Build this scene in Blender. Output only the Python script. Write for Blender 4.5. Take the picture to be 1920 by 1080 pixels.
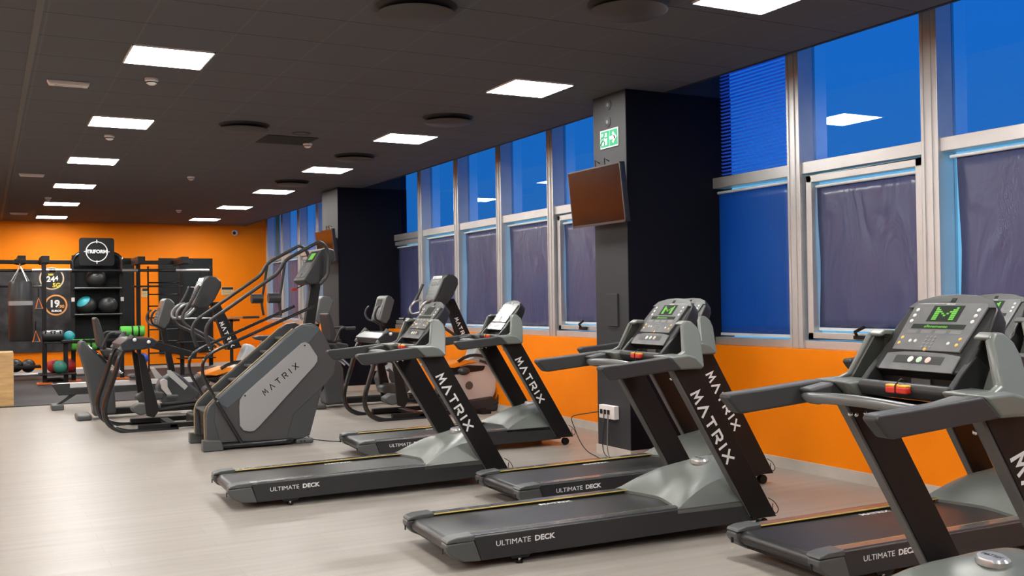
import bpy, bmesh, math, random
from mathutils import Vector, Matrix
random.seed(7)
D = bpy.data; C = bpy.context.scene.collection
for o in list(D.objects): D.objects.remove(o)
S = bpy.context.scene
EYE = 1.48; FPX = 1868.43
# ---------------------------------------------------------------- camera
YAW, PITCH, ROLL = 0.486546, 0.012227, -0.014971
_f = Vector((math.sin(YAW)*math.cos(PITCH), math.cos(YAW)*math.cos(PITCH), math.sin(PITCH)))
_r0 = Vector((math.cos(YAW), -math.sin(YAW), 0)); _u0 = _r0.cross(_f)
_r = _r0*math.cos(ROLL) + _u0*math.sin(ROLL); _u = -_r0*math.sin(ROLL) + _u0*math.cos(ROLL)
cd = D.cameras.new('camera'); cam = D.objects.new('camera', cd); C.objects.link(cam)
cd.sensor_width = 36; cd.lens = FPX*36/1920; cd.clip_start = .05; cd.clip_end = 400
M3 = Matrix((( _r.x, _u.x, -_f.x), (_r.y, _u.y, -_f.y), (_r.z, _u.z, -_f.z)))
cam.matrix_world = Matrix.Translation((0, 0, EYE)) @ M3.to_4x4()
S.camera = cam
# ---------------------------------------------------------------- world: dusk sky
S.view_settings.view_transform = 'Standard'; S.view_settings.look = 'None'
S.view_settings.gamma = 1; S.view_settings.use_curve_mapping = False
S.view_settings.exposure = 0.0
w = D.worlds.new('dusk_sky'); S.world = w; w.use_nodes = True
nt = w.node_tree; bg = nt.nodes['Background']
tc = nt.nodes.new('ShaderNodeTexCoord'); sx = nt.nodes.new('ShaderNodeSeparateXYZ'); cr = nt.nodes.new('ShaderNodeValToRGB')
nt.links.new(tc.outputs['Generated'], sx.inputs[0]); nt.links.new(sx.outputs['Z'], cr.inputs['Fac'])
cr.color_ramp.elements[0].position = 0.0; cr.color_ramp.elements[0].color = (.20, .50, .75, 1)
cr.color_ramp.elements[1].position = 0.5; cr.color_ramp.elements[1].color = (.07, .42, 1.0, 1)
nt.links.new(cr.outputs['Color'], bg.inputs['Color']); bg.inputs['Strength'].default_value = 1.15
LIGHT_POWER = 62.0
# ---------------------------------------------------------------- materials
MATS = {}
def mat(name, col, rough=.5, metal=0, spec=.5, emit=0, noise=0, nscale=40, bump=0, coat=0, stretch=None):
    if name in MATS: return MATS[name]
    m = D.materials.new(name); m.use_nodes = True; n = m.node_tree; b = n.nodes['Principled BSDF']
    b.inputs['Base Color'].default_value = (*col, 1); b.inputs['Roughness'].default_value = rough
    b.inputs['Metallic'].default_value = metal; b.inputs['Specular IOR Level'].default_value = spec
    b.inputs['Coat Weight'].default_value = coat
    if emit:
        b.inputs['Emission Color'].default_value = (*col, 1); b.inputs['Emission Strength'].default_value = emit
    if noise or bump:
        t = n.nodes.new('ShaderNodeTexCoord'); no = n.nodes.new('ShaderNodeTexNoise'); no.inputs['Scale'].default_value = nscale
        no.inputs['Detail'].default_value = 4
        src = t.outputs['Object']
        if stretch:
            mp = n.nodes.new('ShaderNodeMapping'); mp.inputs['Scale'].default_value = stretch
            n.links.new(src, mp.inputs[0]); src = mp.outputs[0]
        n.links.new(src, no.inputs['Vector'])
        if noise:
            r = n.nodes.new('ShaderNodeValToRGB'); e = r.color_ramp.elements
            e[0].position = .3; e[1].position = .7
            e[0].color = (*[max(0, c*(1-noise)) for c in col], 1); e[1].color = (*[min(1, c*(1+noise)) for c in col], 1)
            n.links.new(no.outputs['Fac'], r.inputs[0]); n.links.new(r.outputs[0], b.inputs['Base Color'])
        if bump:
            bp = n.nodes.new('ShaderNodeBump'); bp.inputs['Strength'].default_value = bump; bp.inputs['Distance'].default_value = .002
            n.links.new(no.outputs['Fac'], bp.inputs['Height']); n.links.new(bp.outputs[0], b.inputs['Normal'])
    MATS[name] = m; return m
BLK = mat('black_powder_coat', (.008, .0075, .008), .45, spec=.3, bump=.15, nscale=300)
BLG = mat('black_gloss_tube', (.012, .012, .013), .22, coat=.3)
PLD = mat('dark_grey_plastic', (.026, .027, .029), .42, spec=.4, bump=.2, nscale=400)
PLG = mat('grey_green_plastic', (.14, .155, .142), .36, bump=.1, nscale=400)
PLM = mat('mid_grey_plastic', (.075, .08, .08), .4, bump=.2, nscale=400)
RUB = mat('black_rubber_grip', (.03, .031, .033), .5, bump=.3, nscale=350)
BELT = mat('treadmill_belt_rubber', (.022, .022, .023), .38, noise=.25, nscale=60, bump=.3)
PANEL = mat('grey_display_panel', (.19, .20, .205), .25, noise=.1, nscale=12, coat=.5)
DPAN = mat('dark_display_glass', (.035, .045, .038), .2, coat=.4)
WHT = mat('white_lettering', (.75, .75, .75), .4)
WHB = mat('white_button', (.7, .7, .68), .35)
YEL = mat('yellow_button', (.75, .45, .08), .4)
STRIPE = mat('yellow_rail_stripe', (.75, .55, .12), .4)
CHR = mat('chrome', (.75, .76, .77), .15, metal=1)
ALU = mat('brushed_aluminium', (.62, .62, .60), .3, metal=1, bump=.3, nscale=40, stretch=(1, 1, 40))
FRM = mat('aluminium_window_frame', (.58, .58, .575), .4, metal=.6, noise=.06, nscale=3)
GRN = mat('green_led', (.10, .42, .03), .5, emit=.25)
GRD = mat('dim_green_led', (.07, .17, .05), .5, emit=.25)
RED = mat('red_plastic', (.55, .03, .02), .35)
YKEY = mat('yellow_plastic', (.85, .42, .03), .35)
SLV = mat('silver_grey_panel', (.30, .30, .305), .4, bump=.1, nscale=200)
SLT = mat('slate_grey_plastic', (.055, .06, .065), .36, bump=.15, nscale=300)
LGT = mat('pale_grey_cover', (.50, .47, .46), .35, bump=.05, nscale=200)
TAN = mat('tan_edge_trim', (.35, .27, .15), .5)
ORP = mat('orange_plastic', (.80, .24, .01), .4)
ORW = mat('orange_wall_paint', (.88, .225, .0), .6, spec=.2, noise=.035, nscale=2, bump=.05)
CHW = mat('charcoal_wall_paint', (.030, .031, .034), .65, spec=.3, noise=.08, nscale=3)
NVY = mat('black_blue_wall_paint', (.0045, .005, .010), .75, spec=.15)
BSB = mat('pale_stone_baseboard', (.50, .45, .40), .45, noise=.08, nscale=6)
WPL = mat('white_plastic', (.75, .72, .70), .4)
VEN = mat('black_vent', (.006, .006, .007), .6)
DIF = mat('dark_grey_diffuser', (.05, .047, .046), .6)
PLY = mat('plywood', (.52, .33, .14), .55, noise=.22, nscale=3, stretch=(1, 1, 5))
MATF = mat('black_rubber_mat', (.022, .022, .024), .6, noise=.3, nscale=150)
TEAL = mat('teal_vinyl', (.03, .36, .42), .45); GREEN = mat('green_foam', (.10, .50, .06), .6)
RBALL = mat('red_rubber_ball', (.50, .03, .03), .5); GBALL = mat('green_rubber_ball', (.03, .22, .16), .5)
BBALL = mat('black_leather_ball', (.018, .02, .021), .4, bump=.3, nscale=80); BLUE = mat('blue_vinyl', (.03, .10, .50), .45)
BOARD = mat('dark_board', (.008, .011, .012), .6, spec=.25)
ORB = mat('orange_base_plate', (.75, .17, .03), .5)
CABLE = mat('black_cable', (.015, .015, .015), .5)
# ---------------------------------------------------------------- tagging helpers
def tag(o, label=None, cat=None, group=None, kind=None):
    if label: o['label'] = label
    if cat: o['category'] = cat
    if group: o['group'] = group
    if kind: o['kind'] = kind
    return o
def thing(name, label, cat, loc=(0, 0, 0), rz=0, group=None):
    o = D.objects.new(name, None); C.objects.link(o); o.location = loc; o.rotation_euler = (0, 0, rz)
    o.empty_display_size = .1
    return tag(o, label, cat, group)
def kids(o): return [c for c in D.objects if c.parent == o]
def copy_tree(o, parent=None):
    c = o.copy(); C.objects.link(c); c.parent = parent
    for k in kids(o): copy_tree(k, c)
    return c
# a pixel of the survey drawing turned into a metric point on a known plane
def W(px, py, X=None, Y=None, Z=None):
    d = _f + _r*((px-960)/FPX) - _u*((py-540)/FPX)
    if X is not None: t = X/d.x
    elif Y is not None: t = Y/d.y
    else: t = (Z-EYE)/d.z
    return Vector((d.x*t, d.y*t, d.z*t+EYE))
# ---------------------------------------------------------------- mesh builder
def fillet(pts, r, n=4):
    pts = [Vector(p) for p in pts]
    if r <= 0 or len(pts) < 3: return pts
    out = [pts[0]]
    for i in range(1, len(pts)-1):
        a, b, c = pts[i-1], pts[i], pts[i+1]
        d1, d2 = a-b, c-b; l = min(r, d1.length*.48, d2.length*.48)
        p1, p2 = b+d1.normalized()*l, b+d2.normalized()*l
        for k in range(n+1):
            t = k/n; out.append(p1*(1-t)**2 + b*2*t*(1-t) + p2*t*t)
    return out+[pts[-1]]
def stadium_rect(w, h, r, n=4):
    pts = []
    for cx, cy, a0 in ((w/2-r, h/2-r, 0), (-w/2+r, h/2-r, 90), (-w/2+r, -h/2+r, 180), (w/2-r, -h/2+r, 270)):
        for k in range(n+1):
            a = math.radians(a0+90*k/n); pts.append((cx+r*math.cos(a), cy+r*math.sin(a)))
    return pts
class MB:
    def __init__(s): s.bm = bmesh.new()
    def rings(s, rings, cap=True, closed=False):
        vs = [[s.bm.verts.new(p) for p in r] for r in rings]; n = len(vs[0])
        L = len(vs)
        for i in range(L if closed else L-1):
            a, b = vs[i], vs[(i+1) % L]
            for j in range(n):
                try: s.bm.faces.new((a[j], a[(j+1) % n], b[(j+1) % n], b[j]))
                except ValueError: pass
        if cap and not closed:
            s.bm.faces.new(list(reversed(vs[0]))); s.bm.faces.new(vs[-1])
        return s
    def box(s, c, d, rot=None):
        m = Matrix.Translation(c)
        if rot is not None: m = m @ (rot.to_4x4() if hasattr(rot, 'to_4x4') else rot)
        m = m @ Matrix.Diagonal((*d, 1))
        bmesh.ops.create_cube(s.bm, size=1, matrix=m); return s
    def bx(s, x0, x1, y0, y1, z0, z1): return s.box(((x0+x1)/2, (y0+y1)/2, (z0+z1)/2), (abs(x1-x0), abs(y1-y0), abs(z1-z0)))
    def prism(s, prof, y0, y1, fn=None):        # profile in xz, extruded along y
        f = fn or (lambda a, b, t: Vector((a, t, b)))
        return s.rings([[f(a, b, y0) for a, b in prof], [f(a, b, y1) for a, b in prof]])
    def ext(s, pts, vec):
        vec = Vector(vec); pts = [Vector(p) for p in pts]
        return s.rings([pts, [p+vec for p in pts]])
    def tube(s, pts, r, seg=10, fil=0, closed=False, fn=6):
        P = fillet(pts, fil, fn) if not closed else [Vector(p) for p in pts]
        R = []; prev = None; N = len(P)
        for i, p in enumerate(P):
            if closed: t = P[(i+1) % N]-P[i-1]
            else: t = (P[min(i+1, N-1)]-P[max(i-1, 0)])
            t.normalize()
            if prev is None:
                n = t.orthogonal().normalized()
                ref = Vector((0, 1, 0)) if abs(t.y) < .9 else Vector((0, 0, 1))
                n = (ref - t*ref.dot(t)).normalized()
            else:
                n = (prev - t*prev.dot(t)).normalized()
            prev = n; b = t.cross(n)
            rr = r(i/(N-1)) if callable(r) else r
            R.append([p+n*math.cos(2*math.pi*k/seg)*rr+b*math.sin(2*math.pi*k/seg)*rr for k in range(seg)])
        return s.rings(R, closed=closed)
    def lathe(s, prof, m=None, seg=28):         # profile (r, z) around local z
        m = m or Matrix.Identity(4)
        R = [[m @ Vector((max(r, 1e-4)*math.cos(2*math.pi*k/seg), max(r, 1e-4)*math.sin(2*math.pi*k/seg), z)) for k in range(seg)] for r, z in prof]
        return s.rings(R)
    def ball(s, c, r, seg=24, scale=(1, 1, 1)):
        bmesh.ops.create_uvsphere(s.bm, u_segments=seg, v_segments=seg//2, radius=1, matrix=Matrix.Translation(c) @ Matrix.Diagonal((r*scale[0], r*scale[1], r*scale[2], 1))); return s
    def cyl(s, a, b, r, seg=16):
        return s.tube([a, b], r, seg)
    def build(s, name, m, parent=None, bev=0, seg=2, smooth=True, ang=38, sub=0, loc=None):
        bmesh.ops.remove_doubles(s.bm, verts=s.bm.verts, dist=1e-6)
        bmesh.ops.recalc_face_normals(s.bm, faces=s.bm.faces)
        me = D.meshes.new(name); s.bm.to_mesh(me); s.bm.free()
        o = D.objects.new(name, me); C.objects.link(o); me.materials.append(m)
        if parent is not None: o.parent = parent
        if loc is not None: o.location = loc
        if smooth:
            me.shade_smooth(); me.set_sharp_from_angle(angle=math.radians(ang))
        if bev:
            b = o.modifiers.new('bevel', 'BEVEL'); b.width = bev; b.segments = seg; b.limit_method = 'ANGLE'; b.angle_limit = math.radians(35); b.harden_normals = True
        if sub:
            b = o.modifiers.new('sub', 'SUBSURF'); b.levels = sub; b.render_levels = sub
        return o
def recentre(o):        # move a lone mesh's origin to the middle of its base
    me = o.data; xs = [v.co.x for v in me.vertices]; ys = [v.co.y for v in me.vertices]; zs = [v.co.z for v in me.vertices]
    c = Vector(((min(xs)+max(xs))/2, (min(ys)+max(ys))/2, min(zs))); me.transform(Matrix.Translation(-c)); o.location = o.location+c; return o
STROKES = {   # pen strokes on a 1 x 1 box
 'M': [[(.02, 0), (.18, .95), (.5, .35), (.82, .95), (.98, 0)]], 'A': [[(0, 0), (.5, .97), (1, 0)]],
 'T': [[(0, .94), (1, .94)], [(.5, .94), (.5, 0)]], 'R': [[(.08, 0), (.08, .94), (.75, .94), (.93, .82), (.93, .56), (.75, .44), (.3, .44)], [(.55, .44), (.98, 0)]],
 'I': [[(.5, 0), (.5, 1)]], 'X': [[(0, 0), (1, 1)], [(0, 1), (1, 0)]]}
def stroke_word(word, o, ux, uy, h, lw, gap, pen, depth, name, m, parent):
    """letters cut as flat thick strokes; o origin (baseline start), ux reading direction, uy up"""
    o, ux, uy = Vector(o), Vector(ux).normalized(), Vector(uy).normalized(); nz = ux.cross(uy)
    b = MB(); x = 0
    for ch in word:
        wd = lw*(.35 if ch == 'I' else 1)
        for k, st in enumerate(STROKES[ch]):
            P = [o+ux*(x+p[0]*wd)+uy*(p[1]*h) for p in st]; R = []
            for i, p in enumerate(P):
                t1 = (P[i]-P[i-1]).normalized() if i > 0 else (P[1]-P[0]).normalized()
                t2 = (P[i+1]-P[i]).normalized() if i < len(P)-1 else t1
                t = (t1+t2).normalized(); nn = nz.cross(t); sc = min(2.2, 1/max(.3, nn.dot(nz.cross(t1))))
                a = p+nn*pen/2*sc; c = p-nn*pen/2*sc
                R.append([a, c, c+nz*depth, a+nz*depth])
            b.rings(R)
        x += wd+gap
    return b.build(name, m, parent, smooth=False)
def text(txt, size, mtx, name, m, parent=None, depth=.001, sx=1, bold=0, align='CENTER', spacing=1):
    cu = D.curves.new(name, 'FONT'); cu.body = txt; cu.size = size; cu.align_x = align; cu.align_y = 'CENTER'
    cu.extrude = depth; cu.offset = bold; cu.space_character = spacing; cu.resolution_u = 3
    o = D.objects.new(name+'_tmp', cu); C.objects.link(o)
    dg = bpy.context.evaluated_depsgraph_get(); me = D.meshes.new_from_object(o.evaluated_get(dg)); me.name = name
    D.objects.remove(o); D.curves.remove(cu)
    me.transform(mtx @ Matrix.Diagonal((sx, 1, 1, 1))); me.materials.clear(); me.materials.append(m)
    r = D.objects.new(name, me); C.objects.link(r)
    if parent is not None: r.parent = parent
    return r
def frame_mtx(o, ux, uy):
    ux, uy = Vector(ux).normalized(), Vector(uy).normalized(); nz = ux.cross(uy)
    m = Matrix((ux, uy, nz)).transposed().to_4x4(); m.translation = Vector(o); return m
# ================================================================ ROOM SHELL
XL, XW, XC, YN, YB, H, HW = -7.0, 6.06, 5.62, -5.0, 24.6, 3.40, 3.95
def struct(name, b, m, **k): return tag(b.build(name, m, **k), kind='structure')
# floor: pale vinyl planks running along X
fm = D.materials.new('pale_wood_vinyl_floor'); fm.use_nodes = True; n = fm.node_tree; pb = n.nodes['Principled BSDF']
t = n.nodes.new('ShaderNodeTexCoord'); br = n.nodes.new('ShaderNodeTexBrick'); n.links.new(t.outputs['Object'], br.inputs['Vector'])
br.inputs['Scale'].default_value = 1; br.inputs['Brick Width'].default_value = 1.25; br.inputs['Row Height'].default_value = .19; br.inputs['Bias'].default_value = 0
br.inputs['Mortar Size'].default_value = .0012; br.inputs['Color1'].default_value = (.335, .306, .272, 1); br.inputs['Color2'].default_value = (.312, .284, .252, 1)
br.inputs['Mortar'].default_value = (.24, .215, .19, 1)
mp = n.nodes.new('ShaderNodeMapping'); mp.inputs['Scale'].default_value = (.55, 9, 1); no = n.nodes.new('ShaderNodeTexNoise'); no.inputs['Scale'].default_value = 1.6; no.inputs['Detail'].default_value = 6
n.links.new(t.outputs['Object'], mp.inputs[0]); n.links.new(mp.outputs[0], no.inputs['Vector'])
mx = n.nodes.new('ShaderNodeMixRGB'); mx.blend_type = 'MULTIPLY'; mx.inputs['Fac'].default_value = .8
rr = n.nodes.new('ShaderNodeValToRGB'); rr.color_ramp.elements[0].position = .3; rr.color_ramp.elements[0].color = (.74, .72, .70, 1); rr.color_ramp.elements[1].position = .7; rr.color_ramp.elements[1].color = (1.06, 1.05, 1.04, 1)
n.links.new(no.outputs['Fac'], rr.inputs[0]); n.links.new(br.outputs['Color'], mx.inputs['Color1']); n.links.new(rr.outputs[0], mx.inputs['Color2']); n.links.new(mx.outputs[0], pb.inputs['Base Color'])
r2 = n.nodes.new('ShaderNodeMapRange'); r2.inputs['To Min'].default_value = .30; r2.inputs['To Max'].default_value = .46; pb.inputs['Specular IOR Level'].default_value = .38
n.links.new(no.outputs['Fac'], r2.inputs['Value']); n.links.new(r2.outputs[0], pb.inputs['Roughness'])
bp = n.nodes.new('ShaderNodeBump'); bp.inputs['Strength'].default_value = .12; bp.inputs['Distance'].default_value = .004; n.links.new(no.outputs['Fac'], bp.inputs['Height']); n.links.new(bp.outputs[0], pb.inputs['Normal'])
struct('floor', MB().bx(XL-.2, 6.5, YN-.2, YB+.2, -.15, 0), fm, smooth=False)
# ceiling: charcoal mineral tiles
cm = D.materials.new('charcoal_ceiling_tiles'); cm.use_nodes = True; n = cm.node_tree; pb = n.nodes['Principled BSDF']
t = n.nodes.new('ShaderNodeTexCoord'); mp = n.nodes.new('ShaderNodeMapping'); mp.inputs['Location'].default_value = (-.367+.61*20, -7.72+.611*40, 0)
n.links.new(t.outputs['Object'], mp.inputs[0])
sp_ = n.nodes.new('ShaderNodeSeparateXYZ'); n.links.new(mp.outputs[0], sp_.inputs[0])
def joint(axis, size, width):        # 1 inside a joint between two tiles
    a = n.nodes.new('ShaderNodeMath'); a.operation = 'DIVIDE'; a.inputs[1].default_value = size; n.links.new(sp_.outputs[axis], a.inputs[0])
    f = n.nodes.new('ShaderNodeMath'); f.operation = 'FRACT'; n.links.new(a.outputs[0], f.inputs[0])
    c = n.nodes.new('ShaderNodeMath'); c.operation = 'LESS_THAN'; c.inputs[1].default_value = width/size; n.links.new(f.outputs[0], c.inputs[0]); return c.outputs[0]
jy, jx = joint('Y', .611, .011), joint('X', .61, .014)
wn = n.nodes.new('ShaderNodeTexNoise'); wn.inputs['Scale'].default_value = .9; n.links.new(t.outputs['Object'], wn.inputs['Vector'])
base = n.nodes.new('ShaderNodeMixRGB'); base.inputs['Color1'].default_value = (.078, .080, .087, 1); base.inputs['Color2'].default_value = (.092, .093, .100, 1); n.links.new(wn.outputs['Fac'], base.inputs['Fac'])
m1 = n.nodes.new('ShaderNodeMixRGB'); m1.inputs['Color2'].default_value = (.105, .106, .112, 1); n.links.new(base.outputs[0], m1.inputs['Color1']); n.links.new(jx, m1.inputs['Fac'])
br = n.nodes.new('ShaderNodeMixRGB'); br.inputs['Color2'].default_value = (.022, .022, .024, 1); n.links.new(m1.outputs[0], br.inputs['Color1']); n.links.new(jy, br.inputs['Fac'])
no = n.nodes.new('ShaderNodeTexNoise'); no.inputs['Scale'].default_value = 220; n.links.new(t.outputs['Object'], no.inputs['Vector'])
bp = n.nodes.new('ShaderNodeBump'); bp.inputs['Strength'].default_value = .4; bp.inputs['Distance'].default_value = .003; n.links.new(no.outputs['Fac'], bp.inputs['Height'])
n.links.new(br.outputs['Color'], pb.inputs['Base Color']); n.links.new(bp.outputs[0], pb.inputs['Normal']); pb.inputs['Roughness'].default_value = .85
struct('ceiling', MB().bx(XL-.2, XC, YN-.2, YB+.2, H, H+.12), cm, smooth=False)
CTRIM = mat('dark_ceiling_trim', (.012, .012, .014), .7)
struct('trim_1', MB().bx(XC-.001, XC+.03, YN, YB, H-.005, HW), CTRIM, smooth=False)          # edge of the dropped ceiling
struct('ceiling', MB().bx(XC, 6.5, YN-.2, YB+.2, HW, HW+.1), CTRIM, smooth=False)
TB = mat('grey_ceiling_bar', (.10, .095, .09), .6)
struct('trim_2', MB().bx(.30, .345, YN, YB, H-.006, H+.002), TB, smooth=False)
struct('wall_back', MB().bx(XL-.2, 6.5, YB, YB+.2, 0, HW), ORW, smooth=False)
struct('wall_left', MB().bx(XL-.2, XL, YN, YB, 0, HW), ORW, smooth=False)
struct('wall_front', MB().bx(XL-.2, 6.5, YN-.2, YN, 0, HW), CHW, smooth=False)
struct('wall_right', MB().bx(XW, 6.45, YN, YB, 0, 1.03), ORW, smooth=False)
struct('baseboard_right', MB().bx(XW-.012, XW, YN, YB, 0, .094), BSB, smooth=False)
struct('baseboard_back', MB().bx(XL, XW, YB-.012, YB, 0, .094), BSB, smooth=False)
# rubber gym floor at the back
tag(recentre(MB().bx(XL+.05, 4.9, 16.58, YB-.05, 0, .012).build('rubber_mat', MATF, smooth=False)), 'black rubber matting covering the floor under the training rig', 'mat')
# pillars: dark paint towards the room, charcoal on the narrow face
def pillar(nm, y0, y1):
    o = struct(nm, MB().bx(5.19, 6.42, y0+.004, y1, 0, HW), CHW, bev=.004)
    struct(nm.replace('wall', 'trim'), MB().bx(5.193, 6.42, y0-.002, y0+.004, .095, H), NVY, smooth=False)
    struct(nm.replace('wall', 'baseboard'), MB().bx(5.176, 6.06, y0-.014, y1+.012, 0, .092), BSB, bev=.002)
pillar('wall_pillar_near', 7.54, 8.09); pillar('wall_pillar_far', 15.97, 16.83)
# ================================================================ WINDOWS
def tinted(name, col, gloss=.06, rough=.0):
    m = D.materials.new(name); m.use_nodes = True; n = m.node_tree; n.nodes.remove(n.nodes['Principled BSDF'])
    tr = n.nodes.new('ShaderNodeBsdfTransparent'); tr.inputs[0].default_value = (*col, 1)
    gl = n.nodes.new('ShaderNodeBsdfGlossy'); gl.inputs['Roughness'].default_value = rough; gl.inputs['Color'].default_value = (.9, .95, 1, 1)
    fr = n.nodes.new('ShaderNodeFresnel'); fr.inputs['IOR'].default_value = 1.5; ad = n.nodes.new('ShaderNodeMath'); ad.operation = 'ADD'; ad.inputs[1].default_value = gloss
    ge = n.nodes.new('ShaderNodeNewGeometry'); iv = n.nodes.new('ShaderNodeMath'); iv.operation = 'SUBTRACT'; iv.inputs[0].default_value = 1; n.links.new(ge.outputs['Backfacing'], iv.inputs[1]); ml = n.nodes.new('ShaderNodeMath'); ml.operation = 'MULTIPLY'
    mix = n.nodes.new('ShaderNodeMixShader'); n.links.new(fr.outputs[0], ad.inputs[0]); n.links.new(ad.outputs[0], ml.inputs[0]); n.links.new(iv.outputs[0], ml.inputs[1]); n.links.new(ml.outputs[0], mix.inputs[0])
    n.links.new(tr.outputs[0], mix.inputs[1]); n.links.new(gl.outputs[0], mix.inputs[2]); n.links.new(mix.outputs[0], n.nodes['Material Output'].inputs[0]); return m
GUP = tinted('blue_film_glass', (.24, .52, .78), .05); GLO = tinted('clear_glass', (.85, .95, .98), .03)
def fabric(name, col, trans, gloss=.35, wr=1.0):
    m = D.materials.new(name); m.use_nodes = True; n = m.node_tree; p = n.nodes['Principled BSDF']
    p.inputs['Base Color'].default_value = (*col, 1); p.inputs['Roughness'].default_value = gloss
    tl = n.nodes.new('ShaderNodeBsdfTranslucent'); tl.inputs[0].default_value = (*trans, 1); ad = n.nodes.new('ShaderNodeAddShader')
    t = n.nodes.new('ShaderNodeTexCoord'); mp = n.nodes.new('ShaderNodeMapping'); mp.inputs['Scale'].default_value = (1, 3.0, 1.0); no = n.nodes.new('ShaderNodeTexNoise'); no.inputs['Scale'].default_value = 1.7; no.inputs['Detail'].default_value = 3; no.inputs['Distortion'].default_value = 1.0
    n.links.new(t.outputs['Object'], mp.inputs[0]); n.links.new(mp.outputs[0], no.inputs['Vector'])
    b = n.nodes.new('ShaderNodeBump'); b.inputs['Strength'].default_value = .55*wr; b.inputs['Distance'].default_value = .05; n.links.new(no.outputs['Fac'], b.inputs['Height']); n.links.new(b.outputs[0], p.inputs['Normal'])
    n.links.new(p.outputs[0], ad.inputs[0]); n.links.new(tl.outputs[0], ad.inputs[1]); n.links.new(ad.outputs[0], n.nodes['Material Output'].inputs[0]); return m
BLN = fabric('grey_purple_blind_fabric', (.060, .068, .135), (.02, .045, .13), .30)
BLB = fabric('blue_blind_fabric', (.006, .045, .10), (.003, .20, .44), .35, .4)
WSIL = mat('white_weight_bar', (.62, .68, .72), .35)
edges = [3.71-1.4*k for k in range(6, 0, -1)]+[3.71, 5.11, 6.51, 7.91, 9.31, 10.69, 12.08, 13.46, 14.85, 16.22, 17.62, 19.02, 20.42, 21.82, 23.22, 24.62]
ZT0, ZT1 = 2.52, 2.62          # transom
wi = 0
for k in range(len(edges)-1):
    y0, y1 = edges[k], edges[k+1]-.15       # clear bay between two mullions
    if y0 < -4.9: continue
    wi += 1
    e = D.objects.new('window_%d' % wi, None); C.objects.link(e); e.location = (6.3, (y0+y1)/2, 1.03); tag(e, kind='structure')
    def L(b, nm, m, **kw):
        o = b.build(nm, m, **kw); o.data.transform(Matrix.Translation(-e.location)); o.parent = e; return o
    case = k in (7, 10, 14, 18) or (k < 6 and k % 3 == 1)
    fr = MB().bx(6.16, 6.36, y1, y1+.15, 1.03, HW-.02)                    # mullion
    fr.bx(6.185, 6.34, y0, y1, ZT0, ZT1); fr.bx(6.185, 6.34, y0, y1, 1.03, 1.10); fr.bx(6.2, 6.34, y0, y1, HW-.08, HW-.02)
    L(fr, 'frame', FRM, bev=.004)
    L(MB().bx(6.15, 6.165, y1+.045, y1+.06, 1.03, HW-.02).bx(6.15, 6.165, y1+.115, y1+.13, 1.03, HW-.02), 'mullion_ridge', FRM, smooth=False)
    L(MB().bx(6.325, 6.331, y0, y1, ZT1, HW-.05), 'upper_pane', GUP, smooth=False)
    L(MB().bx(6.325, 6.331, y0, y1, 1.09, ZT0), 'lower_pane', GLO, smooth=False)
    if case:
        c = MB(); a0, a1 = y0+.03, y1-.03
        for q in ((a0, a1, 1.115, 1.17), (a0, a1, 2.44, 2.50), (a0, a0+.06, 1.115, 2.5), (a1-.06, a1, 1.115, 2.5)): c.bx(6.20, 6.30, *q)
        s_ = L(c, 'casement_sash', FRM, bev=.005)
        hd = L(MB().bx(6.165, 6.2, (y0+y1)/2-.07, (y0+y1)/2+.07, 1.125, 1.155).tube([(6.18, (y0+y1)/2+.045, 1.15), (6.15, (y0+y1)/2+.035, 1.185), (6.14, (y0+y1)/2-.07, 1.225)], .014, 8), 'handle', BLK, bev=.003)
        a0 += .065; a1 -= .065; zt, zb = 2.425, 1.18
    else:
        a0, a1 = y0+.015, y1-.03; zt, zb = 2.50, 1.11
    blue = (k == 8)
    # roller blind
    adj = '' 
    b = D.objects.new('roller_blind', None); C.objects.link(b); b.location = (6.25, (a0+a1)/2, zb)
    g0, g1 = a0+.01, a1-(.0 if blue or case else (.05 if k == 6 else .028))
    def Bp(mb, nm, m, **kw):
        o = mb.build(nm, m, **kw); o.data.transform(Matrix.Translation(-b.location)); o.parent = b; return o
    cl = MB(); ny = 10; nz = 16; rows = []
    for i in range(nz+1):
        z = zb+.03+(zt-.03-zb-.03)*i/nz; row = []
        for j in range(ny+1):
            v = j/ny; amp = .012*(1-i/nz)**1.0
            x = 6.262+(0 if blue else amp*math.sin(v*9+k*1.7)+.004*math.sin(v*23+i*.5+k))
            row.append(Vector((x, g0+(g1-g0)*v-(0 if blue else .02*(1-abs(2*i/nz-1))*(v > .9)), z)))
        rows.append(row)
    vs = [[cl.bm.verts.new(p) for p in r] for r in rows]
    for i in range(nz):
        for j in range(ny): cl.bm.faces.new((vs[i][j], vs[i][j+1], vs[i+1][j+1], vs[i+1][j]))
    fo = Bp(cl, 'fabric', BLB if blue else BLN)
    so = fo.modifiers.new('thick', 'SOLIDIFY'); so.thickness = .0012
    Bp(MB().cyl((6.25, a0+.005, zt-.02), (6.25, a1-.005, zt-.02), .014), 'roller_tube', WSIL)
    Bp(MB().bx(6.252, 6.268, g0, g1, zb+.004, zb+.03), 'bottom_bar', WSIL, bev=.003)
    b['_k'] = k
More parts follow.
